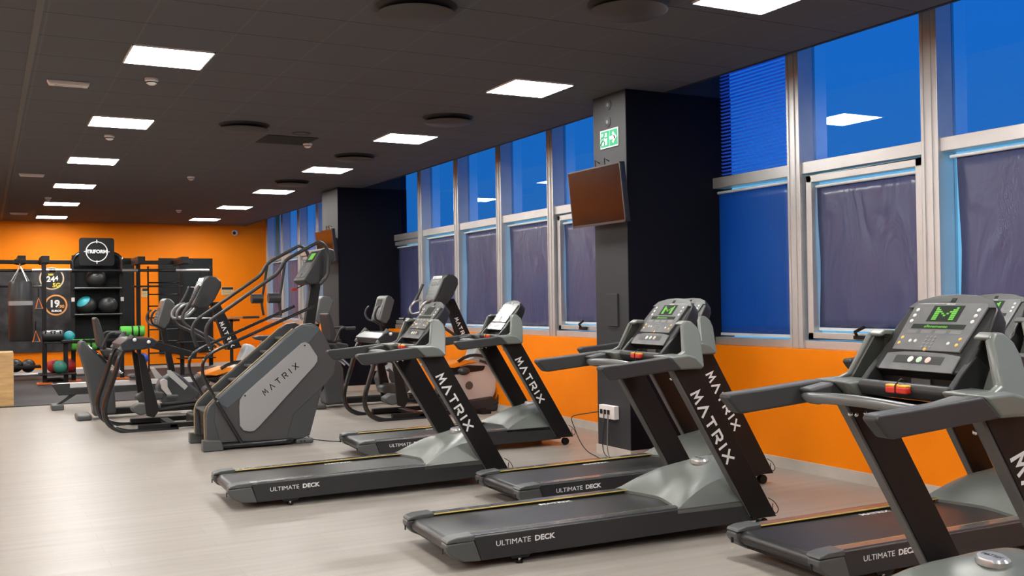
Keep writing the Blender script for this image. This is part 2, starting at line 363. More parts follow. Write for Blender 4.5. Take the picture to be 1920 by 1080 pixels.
# blind labels: where each one hangs
lab = {7: 'creased grey-purple roller blind in the casement window behind the green-lettered treadmill console',
 8: 'smooth deep blue roller blind right of the near black pillar',
 6: 'grey-purple roller blind in the rightmost window with a bright cyan gap on its left',
 9: 'grey-purple roller blind hidden behind the near black pillar',
 10: 'grey-purple roller blind in the casement just left of the near pillar, behind the television',
 11: 'grey-purple roller blind above the farther right-hand treadmill console, first full one left of the television',
 12: 'grey-purple roller blind in the second full window left of the television',
 13: 'grey-purple roller blind in the third full window left of the television',
 14: 'grey-purple roller blind in the casement beside the far black pillar'}
for b in [o for o in D.objects if o.name.startswith('roller_blind')]:
    k = b['_k']; del b['_k']
    if k in lab: tag(b, lab[k], 'blind')
    elif k > 14: tag(b, 'grey-purple roller blind in a far window beyond the second pillar', 'blind', 'roller blinds beyond the far pillar')
    else: tag(b, 'grey-purple roller blind in a window nearer than the picture shows', 'blind', 'roller blinds near the viewer')
# slatted louvre in the upper window beside the near pillar
lv = thing('venetian_blind', 'thin pale slatted venetian blind in the upper window right of the near pillar', 'blind', (6.3, 7.2, 2.63))
SLAT = fabric('translucent_slat', (.10, .20, .34), (.12, .42, .75), .35, .1)
for i in range(36):
    z = .03+i*.034
    MB().box((0, -.05, z), (.022, 1.24, .0015), Matrix.Rotation(math.radians(30), 3, 'Y')).build('slat', SLAT, lv, smooth=False)
# ================================================================ CEILING FITTINGS
EM = D.materials.new('led_panel_light'); EM.use_nodes = True; b_ = EM.node_tree.nodes['Principled BSDF']; b_.inputs['Base Color'].default_value = (.9, .9, .9, 1)
b_.inputs['Emission Color'].default_value = (1, .975, .93, 1); b_.inputs['Emission Strength'].default_value = LIGHT_POWER
def panel_light(x, y, label, group):
    t = thing('ceiling_light', label, 'light', (x, y, H-.012), 0, group)
    fr = MB()
    for q in ((-.3, .3, -.3, -.288), (-.3, .3, .288, .3), (-.3, -.288, -.3, .3), (.288, .3, -.3, .3)): fr.bx(*q, 0, .013)
    fr.build('frame', WPL, t, smooth=False); MB().bx(-.288, .288, -.288, .288, .002, .010).build('diffuser', EM, t, smooth=False)
    return t
for i in range(-3, 6):
    panel_light(1.267, 8.02+3.056*i, 'square LED ceiling panel in the left-hand row of lights', 'left row of ceiling panels')
    panel_light(-1.85, 8.02+3.056*i, 'square LED ceiling panel left of the left-hand row of lights', 'ceiling panels outside the frame')
    panel_light(-4.95, 8.02+3.056*i, 'square LED ceiling panel far left of the view', 'ceiling panels far outside the frame')
for i in range(-2, 7):
    panel_light(4.373, 4.856+3.017*i, 'square LED ceiling panel in the right-hand row nearer the windows', 'right row of ceiling panels')
dl = ['largest round dark ceiling diffuser, left one of the nearest pair', 'round dark ceiling diffuser at the top beside the nearest window light', 'round dark ceiling diffuser left of the grey access panel',
      'round dark ceiling diffuser right of the second window-side light', 'round dark ceiling diffuser above the third window-side light', 'farthest round dark ceiling diffuser, showing as a thin arc']
for (x, y), lb in zip(((2.5, 6.0), (3.72, 5.35), (2.47, 10.75), (4.30, 9.5), (4.29, 12.45), (4.28, 15.44)), dl):
    t = thing('air_diffuser', lb, 'vent', (x, y, H))
    MB().lathe([(.27, 0), (.262, -.008), (.235, -.03), (.20, -.05), (.19, -.03), (.19, 0)]).build('vent_ring', VEN, t)
    MB().lathe([(.0, -.066), (.24, -.060), (.256, -.050), (.24, -.046), (.05, -.046)]).build('cover_plate', DIF, t)
tag(recentre(MB().bx(2.85, 3.44, 11.25, 11.84, H-.006, H+.002).build('access_panel', mat('dark_grey_access_panel', (.034, .037, .036), .8, spec=.1), smooth=False)), 'flat dark grey square access panel set in the ceiling', 'panel')
t = thing('ceiling_speaker', 'small round dark speaker grille beside the access panel on the ceiling', 'speaker', (3.17, 11.02, H))
MB().lathe([(0, -.004), (.085, -.004), (.09, 0)]).build('grille', DIF, t); MB().lathe([(.088, -.002), (.098, -.008), (.105, 0)]).build('rim', VEN, t)
sm = [((1.26, 8.85), 'white smoke detector behind the nearest left-row light'), ((1.25, 11.98), 'white smoke detector behind the second left-row light'),
      ((3.44, 11.7), 'white smoke detector at the corner of the grey access panel'), ((2.74, 15.41), 'white smoke detector midway down the ceiling between the light rows'),
      ((3.47, 20.9), 'white smoke detector near the orange back wall, right of centre'), ((.99, 19.2), 'white smoke detector in front of the fifth left-row light')]
for (x, y), lb in sm:
    t = thing('smoke_detector', lb, 'smoke detector', (x, y, H))
    MB().lathe([(.0, -.02), (.055, -.02), (.055, 0)]).build('base', WPL, t)
    MB().lathe([(0, -.055), (.02, -.055), (.042, -.042), (.045, -.02), (0, -.02)]).build('sensor_head', WPL, t)
    MB().lathe([(.0425, -.038), (.0445, -.036), (.0445, -.030), (.0425, -.028)]).build('slot', BLK, t)
for x, y, lb in ((.645, 9.26, 'long white emergency light on the ceiling left of the nearest panel'), (.61, 15.9, 'white emergency light on the ceiling, the middle one of three'), (.62, 22.5, 'white emergency light nearest the orange back wall')):
    t = thing('emergency_light', lb, 'light', (x, y, H)); MB().prism([(-.17, 0), (-.15, -.035), (.15, -.035), (.17, 0)], -.045, .045).build('housing', WPL, t, bev=.004)
    MB().bx(-.11, .11, -.02, .02, -.039, -.034).build('lens', mat('cream_lens', (.6, .55, .5), .3), t, bev=.002)
t = thing('security_camera', 'small white dome security camera under the ceiling on the orange wall', 'camera', (5.38, YB-.06, 3.22))
MB().ball((0, 0, 0), .075).build('housing', WPL, t); MB().ball((-.02, -.045, -.01), .042).build('lens', BLK, t)
# ================================================================ TREADMILL
def make_treadmill():
    T = thing('treadmill', 'x', 'treadmill')
    for s in (-1, 1):
        sp = MB().prism([(.209, .042), (1.0, .052), (2.10, .07), (2.12, .205), (1.0, .196), (.164, .178)], s*.30, s*.372).build('side_panel', PLD, T, bev=.006)
        MB().prism([(.17, .184), (1.56, .206), (1.56, .2), (.17, .176)], s*.283, s*.352).build('foot_rail', mat('smooth_grey_rail', (.09, .092, .095), .2, coat=.3), T, bev=.002)
        MB().prism([(.17, .1835), (1.55, .2055), (1.55, .199), (.17, .177)], s*.2815, s*.284).build('rail_stripe', STRIPE, T, smooth=False)
        MB().prism([(.17, .1795), (2.05, .2055), (2.05, .199), (.17, .172)], s*.366, s*.3745).build('side_lip', mat('smooth_grey_rail', (.09, .092, .095)), T, bev=.002)
        MB().prism([(0, .155), (.0, .12), (.035, .08), (.10, .05), (.209, .042), (.166, .162)], s*.292, s*.384).build('end_cap', PLM, T, bev=.012, seg=3)
        ct = MB().prism([(.0, .158), (.012, .175), (.06, .187), (.168, .192), (.168, .160)], s*.278, s*.386).build('end_cap_top', PLM, T, bev=.008, seg=3)
        MB().bx(-.004, .002, s*.325-.007, s*.325+.007, .095, .125).build('cap_slot', BLK, T, smooth=False)
        MB().cyl((2.168, s*.30, .036), (2.168, s*.345, .036), .036, 20).build('transport_wheel', BLK, T, bev=.004)
        f = MB().cyl((.449, s*.352, .0), (.449, s*.352, .016), .022, 16).build('levelling_foot', BLK, T)
        MB().cyl((.449, s*.352, .016), (.449, s*.352, .035), .009, 10).build('bolt', CHR, f)
        MB().prism([(.40, .03), (.50, .03), (.52, .055), (.38, .055)], s*.325, s*.368).build('foot_bracket', BLK, T)
        # upright
        up = [(2.045, .085), (2.232, .085), (1.665, 1.05), (1.478, 1.05)]
        u = MB().prism(up, s*.325, s*.388).build('upright', BLK, T, bev=.004)
        MB().prism([(2.030, .10), (2.046, .10), (1.479, 1.045), (1.463, 1.045)], s*.332, s*.381).build('edge_trim', mat('grey_upright_edge', (.09, .09, .09), .4), u, smooth=False)
        dirv = Vector((.567, 0, -.965)).normalized(); upv = Vector((.965, 0, .567)).normalized()
        st = Vector((1.625, s*.3885, .905)) - upv*.037
        if s < 0: stroke_word('MATRIX', st, dirv, upv, .068, .070, .028, .0150, .0012, 'lettering', WHT, u)
        else: stroke_word('MATRIX', Vector((1.625+.567*.558, s*.3885, .905-.965*.558)) - upv*.037, -dirv, upv, .068, .070, .028, .0150, .0012, 'lettering', WHT, u)
        for (bx_, bz) in ((1.53, .98), (1.575, .985), (1.50, .985)):
            MB().ball((bx_+.0, s*.325, bz), .011, 10).build('bolt', CHR, u)
        # handrail
        h = MB().prism([(.938, 1.072), (.95, 1.090), (1.10, 1.10), (1.405, 1.127), (1.49, 1.048), (1.02, 1.006), (.995, 1.008)], s*.385, s*.455).build('handrail', RUB, T, bev=.02, seg=4)
        MB().prism([(1.28, 1.098), (1.41, 1.122), (1.49, 1.052), (1.33, 1.03)], s*.31, s*.39).build('handrail_root', RUB, T, bev=.015, seg=3)
        # pod: cup holder wing beside the console, leaning inwards towards its top
        def lean(a, b, t): return Vector((a, s*(t-.135*max(0, b-1.05)/.285), b))
        p = MB().prism([(1.405, 1.128), (1.49, 1.046), (1.64, 1.046), (1.662, 1.06), (1.60, 1.12), (1.545, 1.135)], .25, .452, lambda a, b, t: Vector((a, s*t, b))).build('console_pod', PLG, T, bev=.016, seg=3)
        MB().prism([(1.405, 1.128), (1.49, 1.046), (1.64, 1.046), (1.664, 1.06), (1.700, 1.25), (1.692, 1.30), (1.66, 1.335), (1.615, 1.337), (1.585, 1.31), (1.545, 1.155), (1.50, 1.135)], .418, .450, lean).build('pod_shell', PLG, p, bev=.012, seg=3)
        MB().rings([[lean(a, b, .44 if k_ == 0 else max(.24+.135*max(0, b-1.05)/.285, .24)) for a, b in ((1.585, 1.318), (1.615, 1.337), (1.66, 1.335), (1.692, 1.30), (1.700, 1.25), (1.675, 1.10), (1.64, 1.10), (1.672, 1.24), (1.668, 1.285), (1.645, 1.312), (1.618, 1.314), (1.595, 1.305))] for k_ in (0, 1)]).build('pod_rim', PLG, p, bev=.007, seg=2)
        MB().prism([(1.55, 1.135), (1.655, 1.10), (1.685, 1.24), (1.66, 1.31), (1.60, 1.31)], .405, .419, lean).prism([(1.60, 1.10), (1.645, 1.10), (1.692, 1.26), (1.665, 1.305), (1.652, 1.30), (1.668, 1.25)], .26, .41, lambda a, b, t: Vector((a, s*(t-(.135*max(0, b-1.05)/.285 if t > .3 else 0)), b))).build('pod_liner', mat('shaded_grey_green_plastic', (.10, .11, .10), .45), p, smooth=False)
    # belt with its loop round the rear roller
    pr = [(.066, .166), (.05, .161), (.03, .147), (.022, .126), (.028, .105), (.05, .088), (.075, .083), (1.7, .083), (1.7, .185)]
    MB().prism(pr, -.284, .284).build('belt', BELT, T)
    MB().bx(.08, 2.1, -.3, .3, .06, .082).build('under_tray', BLK, T, smooth=False)
    text('MATRIX', .05, frame_mtx((.98, .245, .1775), (1, 0, .0125), (0, 1, 0)), 'belt_lettering', WHT, T, .0003, 1.25, .0015)
    text('ULTIMATE', .042, frame_mtx((.405, -.3735, .128), (1, 0, .02), (0, 0, 1)), 'lettering', WHT, T, .0006, 1.12)
    text('DECK', .042, frame_mtx((.60, -.3735, .132), (1, 0, .02), (0, 0, 1)), 'lettering', WHT, T, .0006, 1.15, .0014)
    # motor cover: crowned top with a crisp ridge and a falling facet on each side
    g = MB(); nu, n1, n2 = 18, 9, 3; grid = []
    av = [i/n1 for i in range(n1+1)]; tv_ = [i/n2 for i in range(1, n2+1)]
    cols = [(-1, 'b', t_) for t_ in reversed(tv_)]+[(-1, 'a', t_) for t_ in reversed(av)]+[(1, 'a', t_) for t_ in av[1:]]+[(1, 'b', t_) for t_ in tv_]
    for sg_, kd_, t_ in cols:
        row = []
        for i in range(nu+1):
            f_ = i/nu; q_ = min(1, f_*1.25); ar = 1-.30*q_**.8; a = t_*ar if kd_ == 'a' else ar+(1-ar)*t_
            u = 1.60-.10*a**1.4; u = u+(2.10-u)*f_
            Hc = .225*(1-(1-q_)**2.0)+.012; zr_ = Hc*(1-.38)
            dz = Hc*(1-.38*t_**2.2)-.030*math.sin(q_*math.pi)*math.exp(-(a/.5)**2)+.012*math.sin(q_*math.pi)*math.exp(-((a-.75)/.2)**2) if kd_ == 'a' else zr_*(1-t_)+.006
            row.append(Vector((u, sg_*a*.372, .19+dz)))
        grid.append(row)
    nv = len(grid)-1
    vs = [[g.bm.verts.new(p) for p in r] for r in grid]
    for j in range(nv):
        for i in range(nu): g.bm.faces.new((vs[j][i], vs[j][i+1], vs[j+1][i+1], vs[j+1][i]))
    for row in (vs[0], vs[-1]):
        lo = [g.bm.verts.new((v.co.x, v.co.y, .17)) for v in row]
        for i in range(nu): g.bm.faces.new((row[i], row[i+1], lo[i+1], lo[i]))
    for col in (0, nu):
        lo = [g.bm.verts.new((vs[j][col].co.x, vs[j][col].co.y, .17 if col == 0 else .09)) for j in range(nv+1)]
        for j in range(nv): g.bm.faces.new((vs[j][col], vs[j+1][col], lo[j+1], lo[j]))
    mc = g.build('motor_cover', PLG, T, ang=24)
    bd = MB().lathe([(0, .012), (.068, .010), (.080, 0), (.080, -.02)], Matrix.Translation((1.92, 0, .414)) @ Matrix.Rotation(math.radians(-10), 4, 'Y') @ Matrix.Diagonal((.6, 1, 1, 1))).build('badge', mat('silver_white_badge', (.50, .51, .51), .25, metal=.5), mc)
    text('MATRIX', .026, frame_mtx((1.918, 0, .4268), (0, -1, 0), (1, 0, .17)), 'badge_lettering', PLD, mc, .0003, 1.1)
    MB().bx(2.08, 2.11, -.325, .325, .07, .30).build('front_plate', BLK, T, bev=.01)
    MB().bx(1.44, 1.60, -.30, .30, 1.035, 1.06).build('cross_brace', BLK, T, bev=.006)
    # sensor crossbar
    MB().tube([(1.33, .40, 1.066), (1.285, .30, 1.064), (1.262, .1, 1.078), (1.262, -.1, 1.078), (1.285, -.30, 1.064), (1.33, -.40, 1.066)], .0225, 14, .10).build('pulse_grip', mat('grey_grip_bar', (.10, .105, .105), .3), T)
    # console
    ux = Vector((0, -1, 0)); uy = Vector((.63, 0, .777)).normalized(); nz = ux.cross(uy)   # nz faces the runner
    if nz.x > 0: nz = -nz
    o0 = Vector((1.537, 0, 1.183))
    def P(a, b, c=0): return o0+ux*a+uy*b+nz*c
    out = [(-.243, -.0), (.243, -.0), (.243, .20), (.228, .305), (.19, .345), (.10, .368), (0, .374), (-.10, .368), (-.19, .345), (-.228, .305), (-.243, .20)]
    ms = [1.0]*len(out)
    body = MB().rings([[P(a, b, -.10) if b < .3 else P(a*.93, b*.97, -.085) for a, b in out], [P(a, b, 0) for a, b in out]]).build('console', mat('black_console_plastic', (.013, .013, .014), .4, bump=.15, nscale=400), T, bev=.014, seg=3)
    rimo = MB().rings([[P(a*.985, b, 0) for a, b in out if b > .30], [P(a*.985, b, .008) for a, b in out if b > .30]])
    rimo.build('console_rim', PLM, body, bev=.004)
    pn = [(-.172, .092), (.172, .092), (.186, .31), (.176, .325), (-.176, .325), (-.186, .31)]
    dp = MB().rings([[P(a, b, .001) for a, b in pn], [P(a, b, .0105) for a, b in pn]]).build('display_panel', PANEL, body, bev=.002)
    kp = [(-.19, -.004), (.19, -.004), (.188, .074), (.10, .084), (0, .087), (-.10, .084), (-.188, .074)]
    kd = MB().rings([[P(a, b, .0) for a, b in kp], [P(a, b, .007) for a, b in kp]]).build('keypad_panel', PANEL, body, bev=.002)
    def disc(a, b, r, m, par, c=.0105, nm='button'):
        mt = frame_mtx(P(a, b, c), ux, uy); 
        return MB().lathe([(0, .003), (r*.7, .003), (r, .0015), (r, -.002)], mt @ Matrix.Rotation(0, 4, 'X'), 12).build(nm, m, par)
    flip = 1 if ux.cross(uy).dot(nz) > 0 else -1
    def rect(a0, a1, b0, b1, m, par, nm, c0=.0095, c1=.0115):
        return MB().ext([P(a0, b0, c0), P(a1, b0, c0), P(a1, b1, c0), P(a0, b1, c0)], nz*(c1-c0)).build(nm, m, par, smooth=False)
    # ux runs to the runner's right when looking at the panel (a>0 = right)
    for k in range(3):
        disc(-.155+.0*k, .29-.028*k, .0085, WHB, dp); disc(.155, .29-.028*k, .0085, WHB, dp)
    rect(-.078, .078, .232, .312, DPAN, dp, 'dot_screen')
    rect(-.135, .135, .196, .219, DPAN, dp, 'text_screen')
    lm = MB()
    rows = ['X.......X', 'XX.....XX', 'XXX...XXX', 'XX.X.X.XX', 'XX..X..XX', 'XX.....XX', 'XX.....XX']
    for r_, row in enumerate(rows):
        for c_, ch in enumerate(row):
            if ch == 'X':
                a = (c_-4)*.0125; b = .299-r_*.0092
                lm.ext([P(a-.0055, b-.0036, .0115), P(a+.0055, b-.0036, .0115), P(a+.0055, b+.0036, .0115), P(a-.0055, b+.0036, .0115)], nz*.0012)
    lm.build('led_digits', GRN, dp, smooth=False)
    text('allenamento', .019, frame_mtx(P(-.01, .2075, .0118), ux, uy) if flip > 0 else frame_mtx(P(-.01, .2075, .0118), -ux, uy), 'led_text', GRN, dp, .0004, 1.3)
    for k in range(4): rect(-.12+.075*k-.028, -.12+.075*k+.028, .172, .190, mat('grey_key_label', (.19, .195, .20), .3), dp, 'key_label', .0095, .0112)
    for r_ in range(4):
        for c_ in range(3): disc(-.02+.02*c_, .155-.016*r_, .0055, mat('grey_key', (.22, .225, .23), .3), dp, nm='number_key')
    for a, b in ((-.15, .150), (-.152, .122), (.146, .150), (.144, .122), (.0, .096)): disc(a, b, .0075, YEL, dp)
    for a, b in ((-.10, .135), (-.072, .135), (.10, .128)): disc(a, b, .0075, WHB, dp)
    for a, m_ in ((-.045, WHB), (0, mat('white_green_button', (.45, .62, .45), .35)), (.045, mat('white_red_button', (.70, .50, .46), .35))): disc(a, .048, .014, m_, kd, .007)
    rect(-.13, .12, .028, .066, mat('dark_grey_slot', (.06, .062, .065), .3), kd, 'label_strip', .0065, .0075)
    rect(-.012, .012, .331, .352, DPAN, body, 'sensor_window', .007, .0095)
    text('MATRIX', .0085, frame_mtx(P(0, .319, .0108), ux if flip > 0 else -ux, uy), 'panel_lettering', WHT, dp, .0002, 1.5)
    # tray below the keypad
    ty = MB().prism([(1.485, 1.075), (1.462, 1.112), (1.468, 1.136), (1.492, 1.140), (1.506, 1.128), (1.512, 1.085)], -.235, .235).build('accessory_tray', PLD, T, bev=.008, seg=3)
    MB().bx(1.50, 1.60, -.235, .235, 1.085, 1.098).bx(1.575, 1.60, -.235, .235, 1.09, 1.20).build('tray_liner', BLK, ty, smooth=False)
    MB().prism([(1.59, 1.06), (1.60, 1.19), (1.70, 1.25), (1.70, 1.06)], -.235, .235).build('console_back', PLD, T, bev=.01)
    for s in (-1, 1): MB().prism([(1.465, 1.115), (1.53, 1.185), (1.60, 1.25), (1.66, 1.20), (1.62, 1.08), (1.50, 1.09)], s*.215, s*.245).build('tray_end', PLD, ty, bev=.006)
    MB().bx(1.566, 1.576, -.05, .05, 1.118, 1.150).build('socket_plate', PLM, ty, bev=.003)
    k = MB().box((1.455, .0, 1.112), (.03, .115, .028)).build('safety_key', RED, T, bev=.009, seg=3)
    MB().box((1.455, .03, 1.128), (.028, .05, .010)).box((1.455, -.03, 1.128), (.028, .05, .010)).build('key_top', YKEY, k, bev=.004)
    MB().tube([(1.44, 0, 1.10), (1.438, 0, 1.13), (1.47, 0, 1.155), (1.50, .0, 1.142)], .0025, 6, .01).build('key_cord', BLK, k)
    # mains cable loop behind the front foot
    MB().tube([(2.19, -.36, .20), (2.24, -.365, .17), (2.265, -.37, .12), (2.25, -.36, .09), (2.225, -.355, .12), (2.235, -.35, .16)], .003, 6, .03).build('cable_loop', CABLE, T)
    return T
poses = [  # x, y, yaw, label
 (2.227, 5.356, -.062, 'front centre treadmill with its whole deck and lit green console in view', 1),
 (1.539, 7.644, -.038, 'treadmill left of centre, its deck nearest the stair climber', 0),
 (3.083, 9.245, -.076, 'treadmill by the orange wall behind the left-of-centre one', 0),
 (3.276, 6.491, -.042, 'treadmill half hidden directly behind the front centre one, by the near pillar', 1),
 (3.695, 4.088, -.062, 'treadmill at the right edge behind the nearest one, its deck end showing below', 1),
 (1.661, 2.861, -.107, 'nearest treadmill at the right, cropped, with a bright green letter on its console', 1)]
tp = make_treadmill()
for i, (x, y, a, lb, lit) in enumerate(poses):
    o = tp if i == 0 else copy_tree(tp)
    o.location = (x, y, 0); o.rotation_euler = (0, 0, a); tag(o, lb, 'treadmill', 'treadmills facing the windows')
    if not lit:
        for c in [c for k1 in kids(o) for k2 in kids(k1) for c in [k2]+kids(k2)]:
            if c.name.startswith(('led_digits', 'led_text')): D.objects.remove(c)
# ================================================================ generic traced shapes
class Rel:
    """survey points on a vertical plane Y, stored relative to an origin"""
    def __init__(s, org): s.o = Vector(org)
    def __call__(s, pts, Y): return [W(px, py, Y=Y)-s.o for px, py in pts]
# ---------------------------------------------------------------- stair climber
O = Vector((2.0, 10.65, 0)); q = Rel(O); Yn, Yf = 10.40, 11.00
st = thing('stair_climber', 'dark grey stair climbing machine with silver side panel and long curved handrails', 'stair climber', O)
side = [(386, 826), (385, 776), (390, 763), (402, 750), (551, 617), (565, 608), (582, 606), (596, 613), (612, 640), (627, 677), (625, 701), (603, 725), (579, 816), (560, 822), (412, 830)]
for s, (ya, yb) in enumerate(((Yn-.04, Yn+.04), (Yf-.04, Yf+.04))):
    P0 = q(side, Yn); P0 = [Vector((p.x, 0, p.z)) for p in P0]
    MB().rings([[Vector((p.x, ya-O.y, p.z)) for p in P0], [Vector((p.x, yb-O.y, p.z)) for p in P0]]).build('side_cover', SLT, st, bev=.012, seg=3)
    ed = [Vector((p.x, (ya+yb)/2-O.y+(.03 if s == 0 else -.03), p.z+.004)) for p in P0[0:5]]
    MB().tube([Vector((p.x-.006, p.y, p.z)) for p in ed], .007, 6, .03).build('edge_trim', TAN, st)
# raised slate band along the top of the near cover
bnd = q([(402, 752), (551, 619), (566, 610), (583, 610), (598, 618), (575, 645), (424, 765)], Yn)
MB().ext([Vector((p.x, Yn-.042-O.y, p.z)) for p in bnd], (0, -.012, 0)).build('cover_band', mat('blue_slate_band', (.085, .10, .11), .3), st, bev=.008)
low = q([(424, 765), (575, 645), (598, 618), (611, 641), (626, 677), (624, 700), (603, 724), (548, 775), (536, 822), (412, 829), (400, 790), (402, 752)], Yn)
MB().ext([Vector((p.x, Yn-.041-O.y, p.z)) for p in low], (0, -.006, 0)).build('cover_lower', mat('grey_lower_cover', (.06, .06, .063), .38), st, bev=.006)
slv = q([(446, 762), (447, 749), (456, 737), (562, 643), (570, 641), (577, 645), (592, 668), (592, 677), (586, 686), (482, 800), (474, 807), (465, 808), (454, 806), (447, 797)], Yn)
sp = MB().ext([Vector((p.x, Yn-.055-O.y, p.z)) for p in slv], (0, -.012, 0)).build('silver_panel', SLV, st, bev=.008, seg=3)
for pt in ((456.5, 741), (568, 647.5)):
    p = q([pt], Yn)[0]; MB().cyl((p.x, Yn-.072-O.y, p.z), (p.x, Yn-.06-O.y, p.z), .009, 12).build('screw', BLK, sp)
a, b = q([(494, 741), (558, 687)], Yn); a.y = b.y = Yn-.0695-O.y; dv = (b-a); L_ = dv.length; dn = dv.normalized(); up = Vector((-dn.z, 0, dn.x))
stroke_word('MATRIX', a+Vector((0, 0, 0)), dn, up, .060, L_/6*.62, L_/6*.52, .0095, .001, 'lettering', BLK, sp)
# steps
s0, s1 = q([(390, 765), (556, 618)], Yn)
for k in range(6):
    t_ = k/5.4; c = s0.lerp(s1, t_)
    mm = MB().prism([(c.x-.02, c.z-.03), (c.x+.20, c.z-.03), (c.x+.20, c.z-.055), (c.x-.02, c.z-.055)], Yn+.045-O.y, Yf-.045-O.y)
    mm.build('step', PLM, st, bev=.004)
    MB().prism([(c.x+.0, c.z-.04), (c.x+.03, c.z-.25), (c.x+.05, c.z-.25), (c.x+.02, c.z-.04)], Yn+.045-O.y, Yf-.045-O.y).build('riser', BLK, st, smooth=False)
inner = [Vector((p.x, 0, p.z)) for p in q(side, Yn)]
MB().rings([[Vector((p.x*.90+.04, Yn+.05-O.y, p.z-.16 if p.z > .3 else p.z+.02)) for p in inner], [Vector((p.x*.90+.04, Yf-.05-O.y, p.z-.16 if p.z > .3 else p.z+.02)) for p in inner]]).build('inner_core', BLK, st, smooth=False)
def both(px, nm, r, m, fil, y_off=0, seg=10):
    P = q(px, Yn-.07)
    for Yy in (Yn-.07+y_off, Yf+.07-y_off):
        MB().tube([Vector((p.x, Yy-O.y, p.z)) for p in P], r, seg, fil).build(nm, m, st)
both([(453, 830), (405, 750), (379, 703), (380, 676), (400, 659), (588, 574)], 'lower_handrail', .017, BLG, .09)
both([(395, 655), (384, 622), (393, 602), (522, 512), (534, 488), (600, 452), (612, 463), (617, 478), (615, 518), (600, 533)], 'upper_handrail', .019, PLD, .09)
both([(535, 487), (523, 568), (527, 592)], 'handrail_brace', .014, PLD, .05)
both([(503, 559), (525, 559)], 'sensor_pad', .052, PLD, 0, 0, 16)
for pt in ((405, 744), (408, 752), (392, 651), (394, 656)):
    p = q([pt], Yn-.09)[0]; MB().ball((p.x, Yn-.09-O.y, p.z), .010, 8).build('bolt', CHR, st)
mast = q([(567, 610), (580, 528), (598, 528), (586, 610)], 10.7)
MB().ext([Vector((p.x, -.04, p.z)) for p in mast], (0, .09, 0)).build('mast', BLK, st, bev=.01)
con = q([(556, 527), (590, 471), (600, 466), (614, 471), (616, 484), (602, 510), (585, 533), (566, 535)], 10.7)
cs = MB().ext([Vector((p.x, -.21, p.z)) for p in con], (0, .42, 0)).build('console', PLD, st, bev=.02, seg=3)
cf = q([(558, 525), (592, 470)], 10.7); d_ = (cf[1]-cf[0]); d_.y = 0; nn = Vector((-d_.z, 0, d_.x)).normalized()
dp = MB().ext([cf[0]+d_*.08+Vector((0, -.17-cf[0].y, 0))+nn*.002, cf[0]+d_*.96+Vector((0, -.17-cf[0].y, 0))+nn*.002, cf[0]+d_*.96+Vector((0, .17-cf[0].y, 0))+nn*.002, cf[0]+d_*.08+Vector((0, .17-cf[0].y, 0))+nn*.002], nn*.006).build('display_panel', PANEL, cs, smooth=False)
MB().ext([cf[0]+d_*u_+Vector((0, v_-cf[0].y, 0))+nn*.009 for u_, v_ in ((.58, -.13), (.93, -.13), (.93, .13), (.58, .13))], nn*.002).build('screen', DPAN, dp, smooth=False)
MB().ext([cf[0]+d_*u_+Vector((0, v_-cf[0].y, 0))+nn*.0115 for u_, v_ in ((.66, -.08), (.88, -.08), (.88, .08), (.66, .08))], nn*.001).build('led_digits', GRN, dp, smooth=False)
MB().box((q([(548, 543)], 10.7)[0].x, -.02, q([(548, 543)], 10.7)[0].z), (.07, .03, .03)).build('safety_key', RED, st, bev=.008)
MB().tube([(q([(553, 541)], 10.7)[0].x, -.02, q([(553, 541)], 10.7)[0].z), (q([(572, 532)], 10.7)[0].x, 0, q([(572, 532)], 10.7)[0].z)], .006, 6).build('key_cord', BLK, st)
fp = q([(377, 846), (377, 824), (412, 824), (416, 846)], Yn)
for Yy in (Yn-.10, Yf+.02):
    MB().ext([Vector((p.x, Yy-O.y, max(p.z, 0))) for p in fp], (0, .10, 0)).build('rear_foot', PLM, st, bev=.012)
bb = q([(412, 838), (541, 832)], Yn)
for Yy in (Yn-.06, Yf+.06): MB().tube([(bb[0].x-.05, Yy-O.y, .045), (bb[1].x-.02, Yy-O.y, .045), (bb[1].x+.08, Yy-O.y+(.08 if Yy < Yf else -.08), .045)], .028, 10, .05).build('base_bar', BLG, st)
MB().bx(.05, .95, Yn-O.y+.02, Yf-O.y-.02, .03, .10).build('base_plate', BLK, st, bev=.01)
for Yy in (Yn-.06, Yf+.0): 
    f = MB().bx(.88, 1.07, Yy-O.y, Yy-O.y+.09, 0, .055).build('front_foot', PLM, st, bev=.02, seg=3)
    MB().ball((.93, Yy-O.y-.001, .028), .009, 8).ball((.97, Yy-O.y-.001, .028), .009, 8).build('screw', BLK, f)
